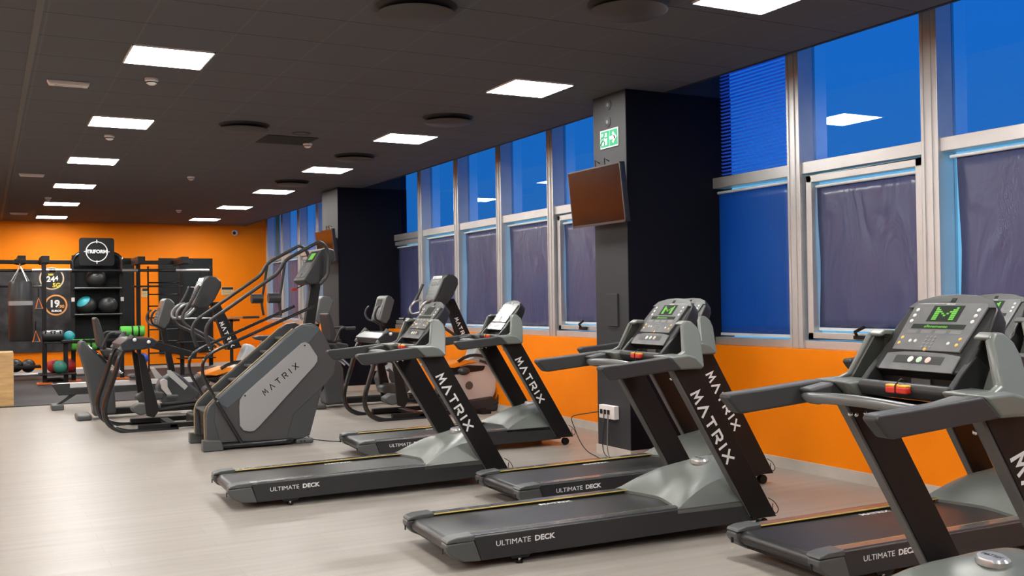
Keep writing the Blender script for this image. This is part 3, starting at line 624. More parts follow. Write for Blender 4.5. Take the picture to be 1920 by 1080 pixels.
# ---------------------------------------------------------------- ascent trainers (elliptical machines)
O = Vector((4.34, 11.71, 0)); q = Rel(O)
def Y(p, y): return Vector((p.x, y, p.z))
def make_elliptical():
    E = thing('elliptical_trainer', 'x', 'elliptical trainer', O)
    NY, FY, MY = 0.0, .80, .40       # near tube, far tube, centre (local y)
    for yy in (NY, FY):
        P = q([(731, 621), (709, 650), (700, 688), (685, 738), (683, 760), (693, 779), (716, 789), (800, 785)], 11.71)
        MB().tube([Y(p, yy) for p in P], .030, 12, .12).build('frame_tube', BLG, E)
        P = q([(728, 619), (708, 645)], 11.71)
        MB().tube([Y(p, yy) for p in P], .034, 10).build('tube_joint', PLM, E)
        for jp in ((730, 626), (752, 630)): MB().ball(Y(q([jp], 11.71)[0], yy-.045), .022, 12).build('joint_cap', mat('polished_cap', (.7, .7, .7), .3), E)
        qa = Rel((1.43, 12.42, 0)); P = qa([(290, 639), (368, 661), (366, 672), (278, 652)], 12.45)
        MB().ext([Y(p, yy-.03 if yy == NY else yy-.07) for p in P], (0, .10, 0)).build('track_beam', BLK, E, bev=.008)
        # swing arm carrying the pedal
        P = q([(738, 648), (748, 655), (772, 752), (764, 765), (752, 762)], 11.71)
        MB().ext([Y(p, yy+(.09 if yy == NY else -.14)) for p in P], (0, .05, 0)).build('swing_arm', BLK, E, bev=.008)
        dx = .0 if yy == NY else .10
        P = q([(728, 748), (740, 740), (775, 741), (775, 752), (742, 762), (730, 755)], 11.71)
        pd = MB().ext([Y(p, yy+(.12 if yy == NY else -.28))+Vector((dx, 0, .10 if yy == FY else 0)) for p in P], (0, .17, 0)).build('pedal', PLM, E, bev=.02, seg=3)
        # lower link arm to crank
        P = q([(772, 752), (860, 740)], 11.71)
        MB().tube([Y(P[0], yy+(.12 if yy == NY else -.12)), Y(P[1], yy+(.2 if yy == NY else -.2))], .025, 8).build('link_arm', BLK, E)
        # moving handle
        P = q([(793, 533), (783, 556), (768, 580), (767, 592), (775, 602), (800, 615), (835, 640)], 12.43)
        MB().tube([Y(p, yy+(.08 if yy == NY else -.08)) for p in P], .019, 10, .07).build('moving_handle', RUB, E)
    MB().bx(.15, 1.45, NY-.0, NY+.08, .02, .08).bx(.15, 1.45, FY-.08, FY, .02, .08).bx(.5, .6, 0, FY, .02, .07).bx(1.35, 1.5, -.05, FY+.05, 0, .06).build('base_frame', BLK, E, bev=.01)
    P = qa([(224, 646), (240, 634), (285, 634), (296, 640), (288, 650), (270, 655), (228, 657)], 12.45)
    MB().ext([Y(p, NY-.035) for p in P], (0, FY-NY+.07, 0)).build('hood', mat('dark_slate_hood', (.022, .024, .030), .3), E, bev=.012)
    # central drive housing
    c = q([(880, 712)], 12.1)[0]; c.y = MY
    def disc(cx, cz, r, y0, y1, nm, m, sx=1, par=E):
        return MB().rings([[Vector((cx+sx*r*k_*math.cos(a), yy, cz+r*k_*math.sin(a))) for a in [2*math.pi*j/40 for j in range(40)]] for yy, k_ in ((y0, .93), (y0+.02, 1), (y1-.02, 1), (y1, .93))]).build(nm, m, par)
    hs = disc(c.x, .37, .34, MY-.17, MY+.17, 'drive_housing', LGT)
    for yy in (MY-.175, MY+.165): MB().cyl((c.x-.08, yy, .36), (c.x-.08, yy+.01, .36), .055, 20).build('hub_cap', PLM, hs)
    MB().tube([Vector((c.x+.43*math.cos(a), MY-.19, .33+.43*math.sin(a))) for a in [math.radians(x) for x in range(125, -50, -12)]], .022, 8).build('guard_tube', BLG, E)
    MB().tube([Vector((c.x+.36*math.cos(a), MY-.21, .33+.36*math.sin(a))) for a in [math.radians(x) for x in range(80, -50, -12)]], .018, 8).build('guard_tube', BLG, E)
    MB().prism([(c.x-.60, .0), (c.x+.30, .0), (c.x+.36, .10), (c.x+.25, .20), (c.x-.25, .16), (c.x-.60, .14)], MY-.22, MY+.22).build('lower_housing', PLD, E, bev=.03, seg=3)
    MB().prism([(c.x-.50, .10), (c.x-.15, .12), (c.x-.12, .50), (c.x-.42, .46)], MY-.15, MY+.15).build('rear_housing', PLD, E, bev=.04, seg=3)
    # orange hood, grey shoulder
    MB().prism([(c.x-.47, .62), (c.x-.20, .70), (c.x-.02, .69), (c.x+.04, .665), (c.x-.1, .65), (c.x-.3, .60)], MY-.20, MY+.20).build('orange_hood', ORP, E, bev=.01)
    MB().prism([(c.x-.42, .57), (c.x-.10, .64), (c.x+.18, .62), (c.x+.14, .54), (c.x-.3, .50)], MY-.18, MY+.18).build('black_hood', BLK, E, bev=.03, seg=3)
    MB().prism([(c.x-.02, .70), (c.x+.10, .98), (c.x+.18, .96), (c.x+.42, .60), (c.x+.34, .50)], MY-.13, MY+.13).build('shoulder_cover', mat('silver_blue_cover', (.38, .42, .44), .35), E, bev=.03, seg=3)
    MB().ball((c.x-.20, MY-.27, .56), .07, 16, (1.3, .8, .75)).build('crank_cap', PLD, E)
    # mast
    mp_ = q([(835, 560), (848, 560), (884, 640), (862, 645)], 12.11)
    ms = MB().ext([Y(p, MY-.075) for p in mp_], (0, .15, 0)).build('mast', BLK, E, bev=.01)
    a, b = q([(850, 596), (866, 632)], 12.11); a.y = b.y = MY-.0755; dv = (b-a).normalized()
    if dv.z < 0: up = Vector((-dv.z, 0, dv.x))
    stroke_word('MATRIX', a-up*.02, dv, up, .05, .045, .02, .011, .001, 'lettering', WHT, ms)
    # console
    cp = q([(804, 566), (819, 523), (829, 514), (840, 516), (848, 524), (848, 534), (838, 556), (828, 570), (812, 572)], 12.11)
    cs = MB().ext([Y(p, MY-.20) for p in cp], (0, .40, 0)).build('console', PLD, E, bev=.02, seg=3)
    f0, f1 = q([(805, 564), (822, 519)], 12.11); d_ = f1-f0; nn = Vector((-d_.z, 0, d_.x)).normalized()
    def F(u_, v_, c_): p = f0+d_*u_+nn*c_; p.y = MY+v_; return p
    dp = MB().ext([F(.05, -.16, .0), F(1.02, -.15, .0), F(1.02, .15, .0), F(.05, .16, .0)], nn*.008).build('display_panel', PANEL, cs, smooth=False)
    MB().ext([F(.62, -.11, .008), F(.95, -.11, .008), F(.95, .11, .008), F(.62, .11, .008)], nn*.002).build('screen', DPAN, dp, smooth=False)
    for k_ in range(3): MB().ext([F(.15+.14*k_, -.12, .008), F(.21+.14*k_, -.12, .008), F(.21+.14*k_, .12, .008), F(.15+.14*k_, .12, .008)], nn*.002).build('key_row', PLM, dp, smooth=False)
    # fixed pulse grips
    for s in (-1, 1):
        P = q([(812, 568), (797, 585), (780, 590), (778, 578), (787, 566), (800, 562)], 12.11)
        MB().tube([Y(p, MY+s*(.10+.03*i if i < 3 else .19)) for i, p in enumerate(P)], .016, 10, .06).build('pulse_grip', mat('worn_grey_grip', (.25, .26, .27), .3, metal=.5), E)
    return E
el = make_elliptical()
tag(el, 'elliptical trainer by the orange wall behind the treadmills, its console against the windows', 'elliptical trainer', 'elliptical trainers')
e2 = copy_tree(el); e2.location = (1.43, 12.42, 0)
tag(e2, 'elliptical trainer left of the stair climber, its tall tubes at the front', 'elliptical trainer', 'elliptical trainers')
# ---------------------------------------------------------------- recumbent bikes
O = Vector((1.2, 14.25, 0)); q = Rel(O)
def make_recumbent():
    B = thing('recumbent_bike', 'x', 'exercise bike', O)
    c = .0
    col = [Y(p, -.16) for p in q([(148.5, 643), (153, 638), (160, 641), (172, 655), (200, 681), (214, 706), (218, 776), (176, 781), (174, 765), (160, 696), (152, 670), (146, 659)], 14.1)]
    MB().ext(col, (0, .30, 0)).build('rear_column', SLT, B, bev=.03, seg=3)
    rl = q([(158, 643), (212, 690)], 14.1)
    for yy in (-.10, .10): MB().tube([Y(rl[0], yy), Y(rl[1], yy)+Vector((.12, 0, -.08))], .016, 8).build('seat_rail', CHR, B)
    ft = MB().bx(-.16, .02, -.24, .24, .0, .075).build('rear_foot', PLM, B, bev=.03, seg=3)
    MB().bx(.1, 1.55, -.07, .07, .04, .13).build('base_beam', BLK, B, bev=.02)
    MB().bx(1.35, 1.50, -.30, .30, .0, .08).build('front_foot', BLK, B, bev=.02)
    bk = q([(174, 597), (178, 594), (183, 600), (196, 640), (197, 651), (190, 655), (182, 648)], 14.25)
    MB().ext([Y(p, -.20) for p in bk], (0, .40, 0)).build('backrest', RUB, B, bev=.03, seg=3)
    se = q([(188, 655), (196, 652), (222, 656), (222, 666), (194, 668)], 14.25)
    MB().ext([Y(p, -.20) for p in se], (0, .40, 0)).build('seat', RUB, B, bev=.03, seg=3)
    sb = q([(192, 664), (222, 664), (216, 690), (200, 684)], 14.25); MB().ext([Y(p, -.08) for p in sb], (0, .16, 0)).build('seat_carriage', PLD, B, bev=.01)
    for s in (-1, 1):
        P = q([(188, 650), (198, 627), (205, 623), (232, 624)], 14.25)
        MB().tube([Y(p, s*.27) for p in P], .016, 8, .05).build('armrest', PLD, B)
        MB().tube([Y(P[3], s*.27)-Vector((.14, 0, 0)), Y(P[3], s*.27)], .024, 8).build('arm_grip', RUB, B)
        P = q([(306, 620), (296, 612), (282, 608), (278, 595), (284, 584), (288, 581)], 14.25)
        MB().tube([Y(p, s*min(.22, .05+.06*i)) for i, p in enumerate(P)], .015, 8, .05).build('handlebar', PLD, B)
    hs = q([(277, 719), (284, 705), (309, 690.5), (326, 702), (352, 726), (345, 738), (335, 747), (286, 747)], 15.0)
    h = MB().ext([Y(p, -.13) for p in hs], (0, .26, 0)).build('drive_housing', SLT, B, bev=.03, seg=3)
    bd = q([(313, 694), (320, 694), (352, 724), (346, 731), (314, 703)], 14.12); MB().ext([Y(p, -.145) for p in bd], (0, .012, 0)).build('cover_band', mat('pale_silver_band', (.50, .52, .52), .35), h, bev=.003)
    ck = q([(306, 717)], 14.1)[0]
    cr_ = MB().prism([(ck.x-.05, ck.z+.03), (ck.x+.0, ck.z+.055), (ck.x+.05, ck.z+.03), (ck.x+.05, ck.z-.06), (ck.x+.12, ck.z-.19), (ck.x+.07, ck.z-.20), (ck.x-.03, ck.z-.08)], -.20, -.16).build('crank', LGT, B, bev=.01)
    MB().bx(ck.x+.03, ck.x+.17, -.32, -.20, ck.z-.20, ck.z-.165).build('pedal', PLM, cr_, bev=.01)
    MB().prism([(ck.x-.05, ck.z+.03), (ck.x+.05, ck.z+.03), (ck.x-.07, ck.z+.19), (ck.x-.12, ck.z+.18)], .16, .20).build('crank', LGT, B, bev=.01)
    mt = q([(300, 612), (310, 612), (328, 696), (316, 696)], 14.25); MB().ext([Y(p, -.05) for p in mt], (0, .10, 0)).build('mast', BLK, B, bev=.01)
    cp = q([(290, 609), (304, 563), (309, 559), (317, 562), (324, 569), (313, 605), (305, 616)], 14.25)
    cs = MB().ext([Y(p, -.19) for p in cp], (0, .38, 0)).build('console', PLM, B, bev=.02, seg=3)
    f0, f1 = q([(290, 607), (304.5, 563)], 14.25); d_ = f1-f0; nn = Vector((-d_.z, 0, d_.x)).normalized()
    def F(u_, v_, c_): p = f0+d_*u_+nn*c_; p.y = v_; return p
    dp = MB().ext([F(.08, -.15, .0), F(.96, -.15, .0), F(.96, .15, .0), F(.08, .15, .0)], nn*.008).build('display_panel', PANEL, cs, smooth=False)
    MB().ext([F(.55, -.11, .008), F(.90, -.11, .008), F(.90, .11, .008), F(.55, .11, .008)], nn*.002).build('screen', DPAN, dp, smooth=False)
    for k_ in range(3): MB().ext([F(.14+.12*k_, -.12, .008), F(.19+.12*k_, -.12, .008), F(.19+.12*k_, .12, .008), F(.14+.12*k_, .12, .008)], nn*.002).build('key_row', PLD, dp, smooth=False)
    return B
rb = make_recumbent()
tag(rb, 'recumbent exercise bike at the far left behind the tall curved tubes', 'exercise bike', 'recumbent exercise bikes')
rb2 = copy_tree(rb); off = W(615, 625, Y=13.75)-W(185, 625, Y=14.25); rb2.location = O+Vector((off.x, off.y-.0, 0))
tag(rb2, 'recumbent exercise bike in front of the far pillar, right of the stair climber', 'exercise bike', 'recumbent exercise bikes')
# ---------------------------------------------------------------- upright bike behind the stair climber
O = W(490, 745, Y=15.0); O.z = 0; q = Rel(O)
U = thing('upright_bike', 'upright exercise bike with black saddle seen through the stair climber handrails', 'exercise bike', O)
sd = q([(473, 632), (480, 637), (492, 639), (500, 634), (509, 632), (508, 628), (495, 629), (484, 629)], 15.0)
MB().ext([Y(p, -.09) for p in sd], (0, .18, 0)).build('saddle', RUB, U, bev=.02, seg=3)
ps = q([(490, 638), (497, 660)], 15.0); MB().tube([Y(ps[0], 0), Y(ps[1], 0)+Vector((.08, 0, -.35))], .022, 10).build('seat_post', CHR, U)
MB().prism([(.15, .12), (.20, .50), (.45, .66), (.75, .62), (.95, .40), (.95, .12)], -.11, .11).build('drive_housing', SLT, U, bev=.04, seg=3)
MB().bx(-.15, 1.05, -.05, .05, .03, .11).bx(-.2, -.1, -.28, .28, 0, .07).bx(.95, 1.05, -.28, .28, 0, .07).build('base_frame', BLK, U, bev=.02)
cp = q([(584, 600), (594, 560), (600, 555), (612, 557), (620, 564), (612, 583), (604, 602), (592, 607)], 15.0)
cs = MB().ext([Y(p, -.19) for p in cp], (0, .38, 0)).build('console', PLM, U, bev=.02, seg=3)
sc_ = q([(590, 590), (597, 562)], 15.0); MB().ext([Y(sc_[0], -.12), Y(sc_[1], -.12), Y(sc_[1], .12), Y(sc_[0], .12)], (-.012, 0, .004)).build('screen', DPAN, cs, smooth=False)
mt = q([(596, 604), (606, 604)], 15.0); MB().tube([Y(mt[0], 0), Vector((.72, 0, .62))], .035, 10).build('mast', BLK, U)
for s in (-1, 1): MB().tube([Y(mt[0], 0)+Vector((0, 0, 0)), Y(mt[0], s*.18)+Vector((-.05, 0, -.02)), Y(mt[0], s*.22)+Vector((-.20, 0, .04)), Y(mt[0], s*.22)+Vector((-.22, 0, .17))], .016, 8, .06).build('handlebar', CHR, U)
for s in (-1, 1): MB().prism([(.50, .38), (.56, .40), (.60+s*.05, .38-s*.17), (.54+s*.05, .36-s*.17)], s*.13, s*.16).build('crank', LGT, U)
# ---------------------------------------------------------------- rowing machine
R = thing('rowing_machine', 'long low rowing machine with silver rail at the mat edge', 'rowing machine', (.93, 15.85, 0))
MB().bx(-.02, 2.2, -.045, .045, .30, .375).build('rail', mat('silver_rail', (.68, .68, .68), .3, metal=.3), R, bev=.008)
MB().prism([(-.10, .37), (.15, .37), (.15, .30), (2.2, .29), (2.2, .22), (.0, .20)], -.055, .055).build('rail_underframe', PLD, R, bev=.008)
MB().prism([(-.06, .05), (.0, .05), (.30, .24), (.20, .24)], -.03, .03).build('leg', PLD, R, bev=.005)
MB().bx(-.10, .06, -.20, .20, 0, .075).build('rear_foot', PLM, R, bev=.015)
MB().bx(.95, 1.25, -.16, .16, .40, .46).build('seat', RUB, R, bev=.03, seg=3)
MB().prism([(1.9, .0), (2.3, .0), (2.45, .42), (2.2, .55), (1.9, .38)], -.16, .16).build('flywheel_housing', PLD, R, bev=.04, seg=3)
# ================================================================ TRAINING RIG AT THE BACK
rig = thing('training_rig', 'large black steel functional training rig along the orange back wall', 'rig', (1.9, 21.4, 0))
RO = Vector((1.9, 21.4, 0))
def RG(b, nm, m, **k): o = b.build(nm, m, rig, **k); o.data.transform(Matrix.Translation(-RO)); return o
def post(px, Yp, top, nm='post', wd=.08, base=True):
    x = W(px, 710, Y=Yp).x
    RG(MB().bx(x-wd/2, x+wd/2, Yp-wd/2, Yp+wd/2, .012, top), nm, BLK, bev=.006)
    if base: RG(MB().bx(x-.14, x+.14, Yp-.12, Yp+.12, .012, .045), 'base_plate', ORB, bev=.006)
    return x
xa = post(84, 21.0, 2.42, base=True); xr0 = post(138, 21.3, 2.40); xr1 = post(229, 21.4, 2.40); xc = post(261, 21.9, 2.45, base=False); xd = post(342, 21.9, 2.45, base=False); xe = post(396, 22.0, 2.30, base=False)
xz = post(-70, 21.0, 2.42); 
zt = W(200, 492, Y=22).z; RG(MB().bx(-1.2, W(362, 490, Y=21.9).x, 21.95, 22.03, zt-.04, zt+.04), 'top_beam', BLK, bev=.006)
zt2 = W(200, 508, Y=21).z
RG(MB().cyl((-1.2, 21.0, zt2), (W(392, 508, Y=21.2).x, 21.2, zt2+.02), .028, 12), 'pull_up_bar', BLG)
for x0, x1 in ((60, 92), (104, 134), (229, 258), (330, 392)): RG(MB().cyl((W(x0, 507, Y=21).x, 21.0, zt2+.012), (W(x1, 507, Y=21).x, 21.0, zt2+.012), .03, 12), 'grip_sleeve', mat('grey_steel', (.35, .35, .36), .3, metal=.8))
for px in (84, 40, 262, 343): RG(MB().bx(W(px, 490, Y=21.2).x-.07, W(px, 490, Y=21.2).x+.07, 20.93, 22.0, zt-.06, zt+.08), 'beam_bracket', BLK, bev=.006)
zb = W(60, 537, Y=21).z; RG(MB().cyl((-1.2, 21, zb), (xa, 21, zb), .02, 10), 'cross_bar', BLG)
# monkey ladder rungs
for k in range(8):
    z = W(290, 530+22*k, Y=22).z; RG(MB().cyl((W(278, 560, Y=22).x, 22, z), (W(342, 560, Y=22).x, 22, z), .014, 8), 'rung', BLG)
RG(MB().cyl((W(278, 560, Y=22).x, 22, .1), (W(278, 560, Y=22).x, 22, 2.3), .018, 8), 'rung_post', BLG)
for k, z in enumerate((W(370, 640, Y=21.9).z, W(370, 670, Y=21.9).z)): RG(MB().bx(xd-.1, xe+.05, 21.7, 22.05, z-.02, z+.0), 'shelf', BLK, bev=.004)
z = W(275, 537, Y=21.6).z; RG(MB().cyl((W(250, 531, Y=21.6).x, 21.6, z), (W(342, 531, Y=21.6).x, 21.6, z), .02, 10), 'dip_bar', BLG)
RG(MB().tube([(xd+.1, 21.8, 2.2), (xd+.38, 21.8, 2.2), (xd+.38, 21.8, 1.85), (xd+.1, 21.8, 1.85)], .012, 8, .06), 'bar_loop', BLG)
# medicine ball cabinet inside the rig
tp_ = [(xr0, 21.25, 2.2), (xr0, 21.25, 2.42), (xr0+.12, 21.25, 2.53), (xr1-.12, 21.25, 2.53), (xr1, 21.25, 2.42), (xr1, 21.25, 2.2)]
RG(MB().tube(tp_, .04, 10, .10), 'arch_frame', BLG)
RG(MB().bx(xr0, xr1, 21.5, 21.53, .6, 2.5), 'back_board', BOARD, smooth=False)
zs1, zs2 = W(180, 541, Y=21.2).z, W(180, 590, Y=21.2).z
for z in (zs1, zs2): 
    RG(MB().bx(xr0, xr1, 21.12, 21.5, z-.015, z), 'ball_shelf', BLK, bev=.003); RG(MB().cyl((xr0+.02, 21.10, z+.01), (xr1-.02, 21.10, z+.01), .012, 8), 'shelf_lip', mat('grey_steel', (.35, .35, .36), .3, metal=.8))
for x in (xr0, xr1): RG(MB().bx(x-.03, x+.03, 21.245, 21.258, 1.58, 1.66), 'badge', WPL, bev=.004)
# sign
sx0, sx1 = W(148, 445, Y=21.15).x, W(214, 445, Y=21.15).x; sz0, sz1 = W(180, 498, Y=21.15).z, W(180, 446, Y=21.15).z
scx, scz = (sx0+sx1)/2, (sz0+sz1)/2
sg = tag(D.objects.new('rig_sign', None), 'square black sign with white ring and lettering on top of the rig', 'sign'); C.objects.link(sg); sg.location = (scx, 21.16, sz0)
MB().prism(stadium_rect(sx1-sx0, sz1-sz0, .05), -.01, .01).build('sign_board', mat('sign_black', (.008, .008, .009), .6, spec=.25), sg).location = (0, 0, scz-sz0)
R_ = .195
MB().tube([Vector((R_*math.cos(a), -.014, R_*math.sin(a)+scz-sz0)) for a in [2*math.pi*j/40 for j in range(40)]], .010, 6, closed=True).build('ring', WHT, sg)
tk = MB()
for a in range(4): 
    v = Vector((math.cos(a*math.pi/2), 0, math.sin(a*math.pi/2))); tk.cyl(Vector((0, -.014, scz-sz0))+v*.17, Vector((0, -.014, scz-sz0))+v*.235, .010, 6)
tk.build('tick_mark', WHT, sg)
MB().bx(-.19, .19, -.016, -.010, scz-sz0-.045, scz-sz0+.045).build('band', mat('sign_black', (.02, .02, .021)), sg, smooth=False)
text('TRIFORM', .095, frame_mtx((0, -.018, scz-sz0), (1, 0, 0), (0, 0, 1)), 'lettering', WHT, sg, .001, .95, .004)
def ball(nm, px, py, Yp, rpx, m, lb, cat='ball', z=None, patch=None, grp=None):
    c = W(px, py, Y=Yp); dist = (c-Vector((0, 0, EYE))).dot(_f); r = rpx/FPX*dist
    if z is not None: c.z = z+r
    t = thing(nm, lb, cat, (c.x, c.y, c.z-r), 0, grp); MB().ball((0, 0, r), r).build('shell', m, t)
    if patch:
        b = MB(); b.lathe([(r*1.005*math.sin(math.radians(a)), r*1.005*math.cos(math.radians(a))) for a in (0.5, 12, 24, 36, 48)], Matrix.Translation((0, 0, r)) @ Matrix.Rotation(math.radians(-40), 4, 'Y') @ Matrix.Rotation(math.radians(30), 4, 'X')).build('colour_patch', patch, t)
    else: MB().lathe([(r*.30, r*.955), (r*.33, r*.952), (r*.33, r*.94)], Matrix.Translation((0, 0, r)) @ Matrix.Rotation(math.radians(60), 4, 'X')).build('seam', PLM, t)
    return t
ball('medicine_ball', 180, 527, 21.3, 18.5, BBALL, 'black medicine ball alone on the top rig shelf under the sign', z=zs1)
ball('medicine_ball', 163, 575, 21.3, 17.5, BBALL, 'black medicine ball with a teal patch on the second rig shelf', z=zs2, patch=TEAL)
ball('medicine_ball', 202, 575, 21.3, 17.5, BBALL, 'plain black medicine ball right of the teal-patched one', z=zs2)
# side shelf with bag and teal ball
zsh = W(107, 641, Y=21.0).z; RG(MB().bx(xa, xr0, 20.85, 21.2, zsh-.03, zsh), 'side_shelf', BLK, bev=.005)
t = thing('sandbag', 'black cylindrical sandbag with webbing handles on the rig side shelf', 'bag', (W(101, 640, Y=21).x, 21.0, zsh))
MB().cyl((-.21, 0, .115), (.17, 0, .115), .112, 18).build('bag_body', BBALL, t, bev=.03); 
for x in (-.1, .06): MB().tube([(x-.05, -.10, .16), (x-.05, -.15, .2), (x+.05, -.15, .2), (x+.05, -.10, .16)], .012, 6, .02).build('handle', BLG, t)
t = ball('slam_ball', 130, 628, 21.0, 10, TEAL, 'teal ball at the right end of the rig side shelf', z=zsh)
zl = W(110, 700, Y=21).z; RG(MB().bx(xa-.1, xr0+.02, 20.75, 21.45, zl-.02, zl), 'lower_shelf', BLK, bev=.005); pass
for px, by, m, lb in ((101, 21.28, RBALL, 'red medicine ball at the left end of the low rig shelf'), (113, 20.95, GBALL, 'green medicine ball between two red ones on the low shelf'), (129, 21.28, RBALL, 'red medicine ball right of the green one on the low shelf')): ball('medicine_ball', px, 688, by, 12.5, m, lb, z=zl)
# floor rack with wall balls
for px, lb in ((29, 'black ball on the floor rack nearest the plywood box'), (53, 'black ball on the floor rack left of the red balls')): ball('wall_ball', px, 686, 22.5, 12.5, BBALL, lb)
RG(MB().bx(-1.2, xa, 22.3, 22.7, .25, .30), 'low_rack', BLK, bev=.005)
RG(MB().cyl((-1.2, 21.6, .16), (xa, 21.6, .17), .03, 10), 'base_bar', mat('grey_steel', (.35, .35, .36)))
# punching bag
t = thing('punching_bag', 'black hanging punching bag with white label and chain straps', 'punching bag', (W(39, 640, Y=20.6).x, 20.6, W(39, 641, Y=20.6).z))
hb = W(39, 527, Y=20.6).z-t.location.z
MB().lathe([(.0, 0), (.19, .01), (.205, .05), (.205, hb-.06), (.18, hb), (0, hb)]).build('bag', mat('black_leather', (.016, .016, .017), .38, bump=.4, nscale=25), t)
MB().lathe([(.2065, hb*.60), (.2075, hb*.61), (.2075, hb*.66), (.2065, hb*.67)]).build('label_band', mat('grey_label', (.30, .30, .30), .5), t)
text('BOXING', .06, frame_mtx((-.03, -.21, hb*.635), (1, -.1, 0), (0, 0, 1)), 'lettering', WHT, t, .001, 1.2) if False else None
top = W(40, 492, Y=20.6).z-t.location.z
for k in range(4):
    a = k*math.pi/2+.6; MB().tube([(0, 0, top-.06), (.19*math.cos(a), .19*math.sin(a), hb-.01)], .009, 6).build('chain', mat('pale_chain', (.5, .5, .52), .4, metal=.4), t)
MB().tube([(0, 0, top-.07), (0, 0, top)], .02, 8).build('hook', CHR, t)
MB().bx(-.10, .10, -.04, .5, top-.02, top+.06).build('bracket', BLK, t, bev=.01)
# hanging straps
for px, py, lb in ((72, 560, 'upper orange and black suspension strap hanging by the punching bag'), (67, 622, 'lower orange suspension strap handle below the upper one')):
    c = W(px, py, Y=20.9); t = thing('suspension_strap', lb, 'strap', c)
    MB().tube([(0, 0, .2), (0, 0, .02)], .01, 6).build('strap', BLK, t); MB().tube([(-.05, 0, -.20), (0, 0, .02), (.07, 0, -.19)], .013, 6).build('strap_leg', ORB, t)
    MB().tube([(-.055, 0, -.20), (.075, 0, -.20)], .016, 8).build('handle', RUB, t)
# foam rolls
for px, py, Yp, lb in ((248, 621, 20.9, 'lime green roll bag with black straps on the rig bench'), (158, 646, 20.9, 'lime green roll behind the recumbent bike seat')):
    c = W(px, py, Y=Yp); t = thing('sand_roll', lb, 'roll', (c.x, c.y, c.z-.11))
    MB().cyl((-.23, 0, .11), (.23, 0, .11), .105, 20).build('roll_body', GREEN, t, bev=.03)
    for x in (-.02, .1): MB().cyl((x, 0, .11), (x+.03, 0, .11), .108, 20).build('strap', BLK, t)
zr = W(248, 634, Y=20.9).z; RG(MB().bx(xr0-.25, W(283, 634, Y=20.9).x, 20.75, 21.15, zr-.05, zr-.0), 'bench_shelf', BLK, bev=.01)
RG(MB().bx(xr0-.2, xr0-.12, 20.9, 20.98, .01, zr-.04), 'bench_leg', BLK); 
c = W(362, 690, Y=21.3)
ball('exercise_ball', 268, 672, 20.9, 10, BLUE, 'small blue ball on the mat behind the swing arms')
# vertical orange hook board and right board
t = thing('hook_rack', 'bright orange vertical hook strip on the right end of the rig', 'rack', W(394, 580, Y=21.9))
hz = W(394, 530, Y=21.9).z-t.location.z
MB().bx(-.03, .05, -.10, -.06, 0, hz).build('strip', ORP, t, bev=.01)
for k in range(4): MB().ball((-.04, -.1, hz*(.1+.25*k)), .035, 12).build('hook', ORP, t)
# boards on the back wall
def board(nm, x0, y0, x1, y1, m, lb, cat, Yp=YB-.02, th=.03):
    a, b = W(x0, y0, Y=Yp), W(x1, y1, Y=Yp); cx = (a.x+b.x)/2; zlo = min(a.z, b.z); hh = abs(a.z-b.z)
    t = thing(nm, lb, cat, (cx, Yp, zlo)); w_ = abs(b.x-a.x)
    MB().bx(-w_/2, w_/2, -th/2, th/2, 0, hh).build('board', m, t, smooth=False); return t, w_, hh
board('wall_board', 297, 484, 400, 660, BOARD, 'large dark board on the orange wall behind the right of the rig', 'board')
board('wall_board', 214, 484, 253, 660, BOARD, 'narrow dark board on the orange wall right of the ball shelves', 'board')
pst, pw, ph = board('poster_wall', -260, 505, 150, 658, mat('dark_poster_print', (.028, .028, .03), .4, noise=.9, nscale=3.5), 'wide dark printed poster panel behind the punching bag', 'poster')
zc = lambda px, py: (W(px, py, Y=YB-.04)-pst.location)
RNG = mat('poster_cream', (.62, .50, .36), .5); PYE = mat('poster_yellow', (.70, .58, .06), .5); PWH = mat('poster_white', (.8, .8, .8), .5); PBK = mat('poster_black', (.01, .01, .01), .5); POR = mat('poster_orange', (.75, .33, .10), .5)
def pdisc(px, py, r, m, nm, dy): 
    p = zc(px, py); return MB().cyl((p.x, -.012, p.z), (p.x, -.019-dy, p.z), r, 40).build(nm, m, pst)
pdisc(105, 572, .235, POR, 'poster_ring', 0); pdisc(105, 572, .20, PBK, 'poster_disc', .004)
pdisc(97, 522, .255, RNG, 'poster_ring', 0); pdisc(97, 522, .225, PBK, 'poster_disc', .004)
def ptext(s_, px, py, size, m, sx_=1, bold=.004):
    p = zc(px, py); return text(s_, size, frame_mtx((p.x, -.0245, p.z), (1, 0, 0), (0, 0, 1)), 'poster_lettering', m, pst, .0008, sx_, bold)
ptext('19', 102, 570, .22, PWH, 1, .008); ptext('.90', 115, 575, .10, POR); ptext('EUROS', 106, 583, .055, PWH, 1.2)
ptext('24', 95, 524, .17, PWH, 1, .006); ptext('4', 106, 522, .14, PWH); ptext('5G', 106, 535, .13, PYE, 1, .006); ptext('24H', 95, 515, .06, PYE)
# notices
def notice(px0, py0, px1, py1, lb, Yp=YB-.012, yellow=True):
    t, w_, hh = board('wall_notice', px0, py0, px1, py1, mat('cream_notice', (.62, .50, .28), .5), lb, 'sign', Yp, .012)
    MB().bx(-w_/2+.01, w_/2-.01, -.011, -.006, hh*.66, hh-.01).build('header', PBK, t, smooth=False)
    text('RULES', hh*.20, frame_mtx((0, -.012, hh*.83), (1, 0, 0), (0, 0, 1)), 'lettering', PWH, t, .0004) if False else None
    for k in range(4): MB().bx(-w_*.4, w_*(.4-.1*(k % 2)), -.009, -.006, hh*(.10+.13*k), hh*(.13+.13*k)).build('text_line', mat('notice_ink', (.25, .17, .06), .5), t, smooth=False)
notice(415, 538, 438, 553, 'small cream notice with black header on the orange back wall'); notice(266, 540, 277, 557, 'tiny pale notice on the orange wall seen between rig posts')
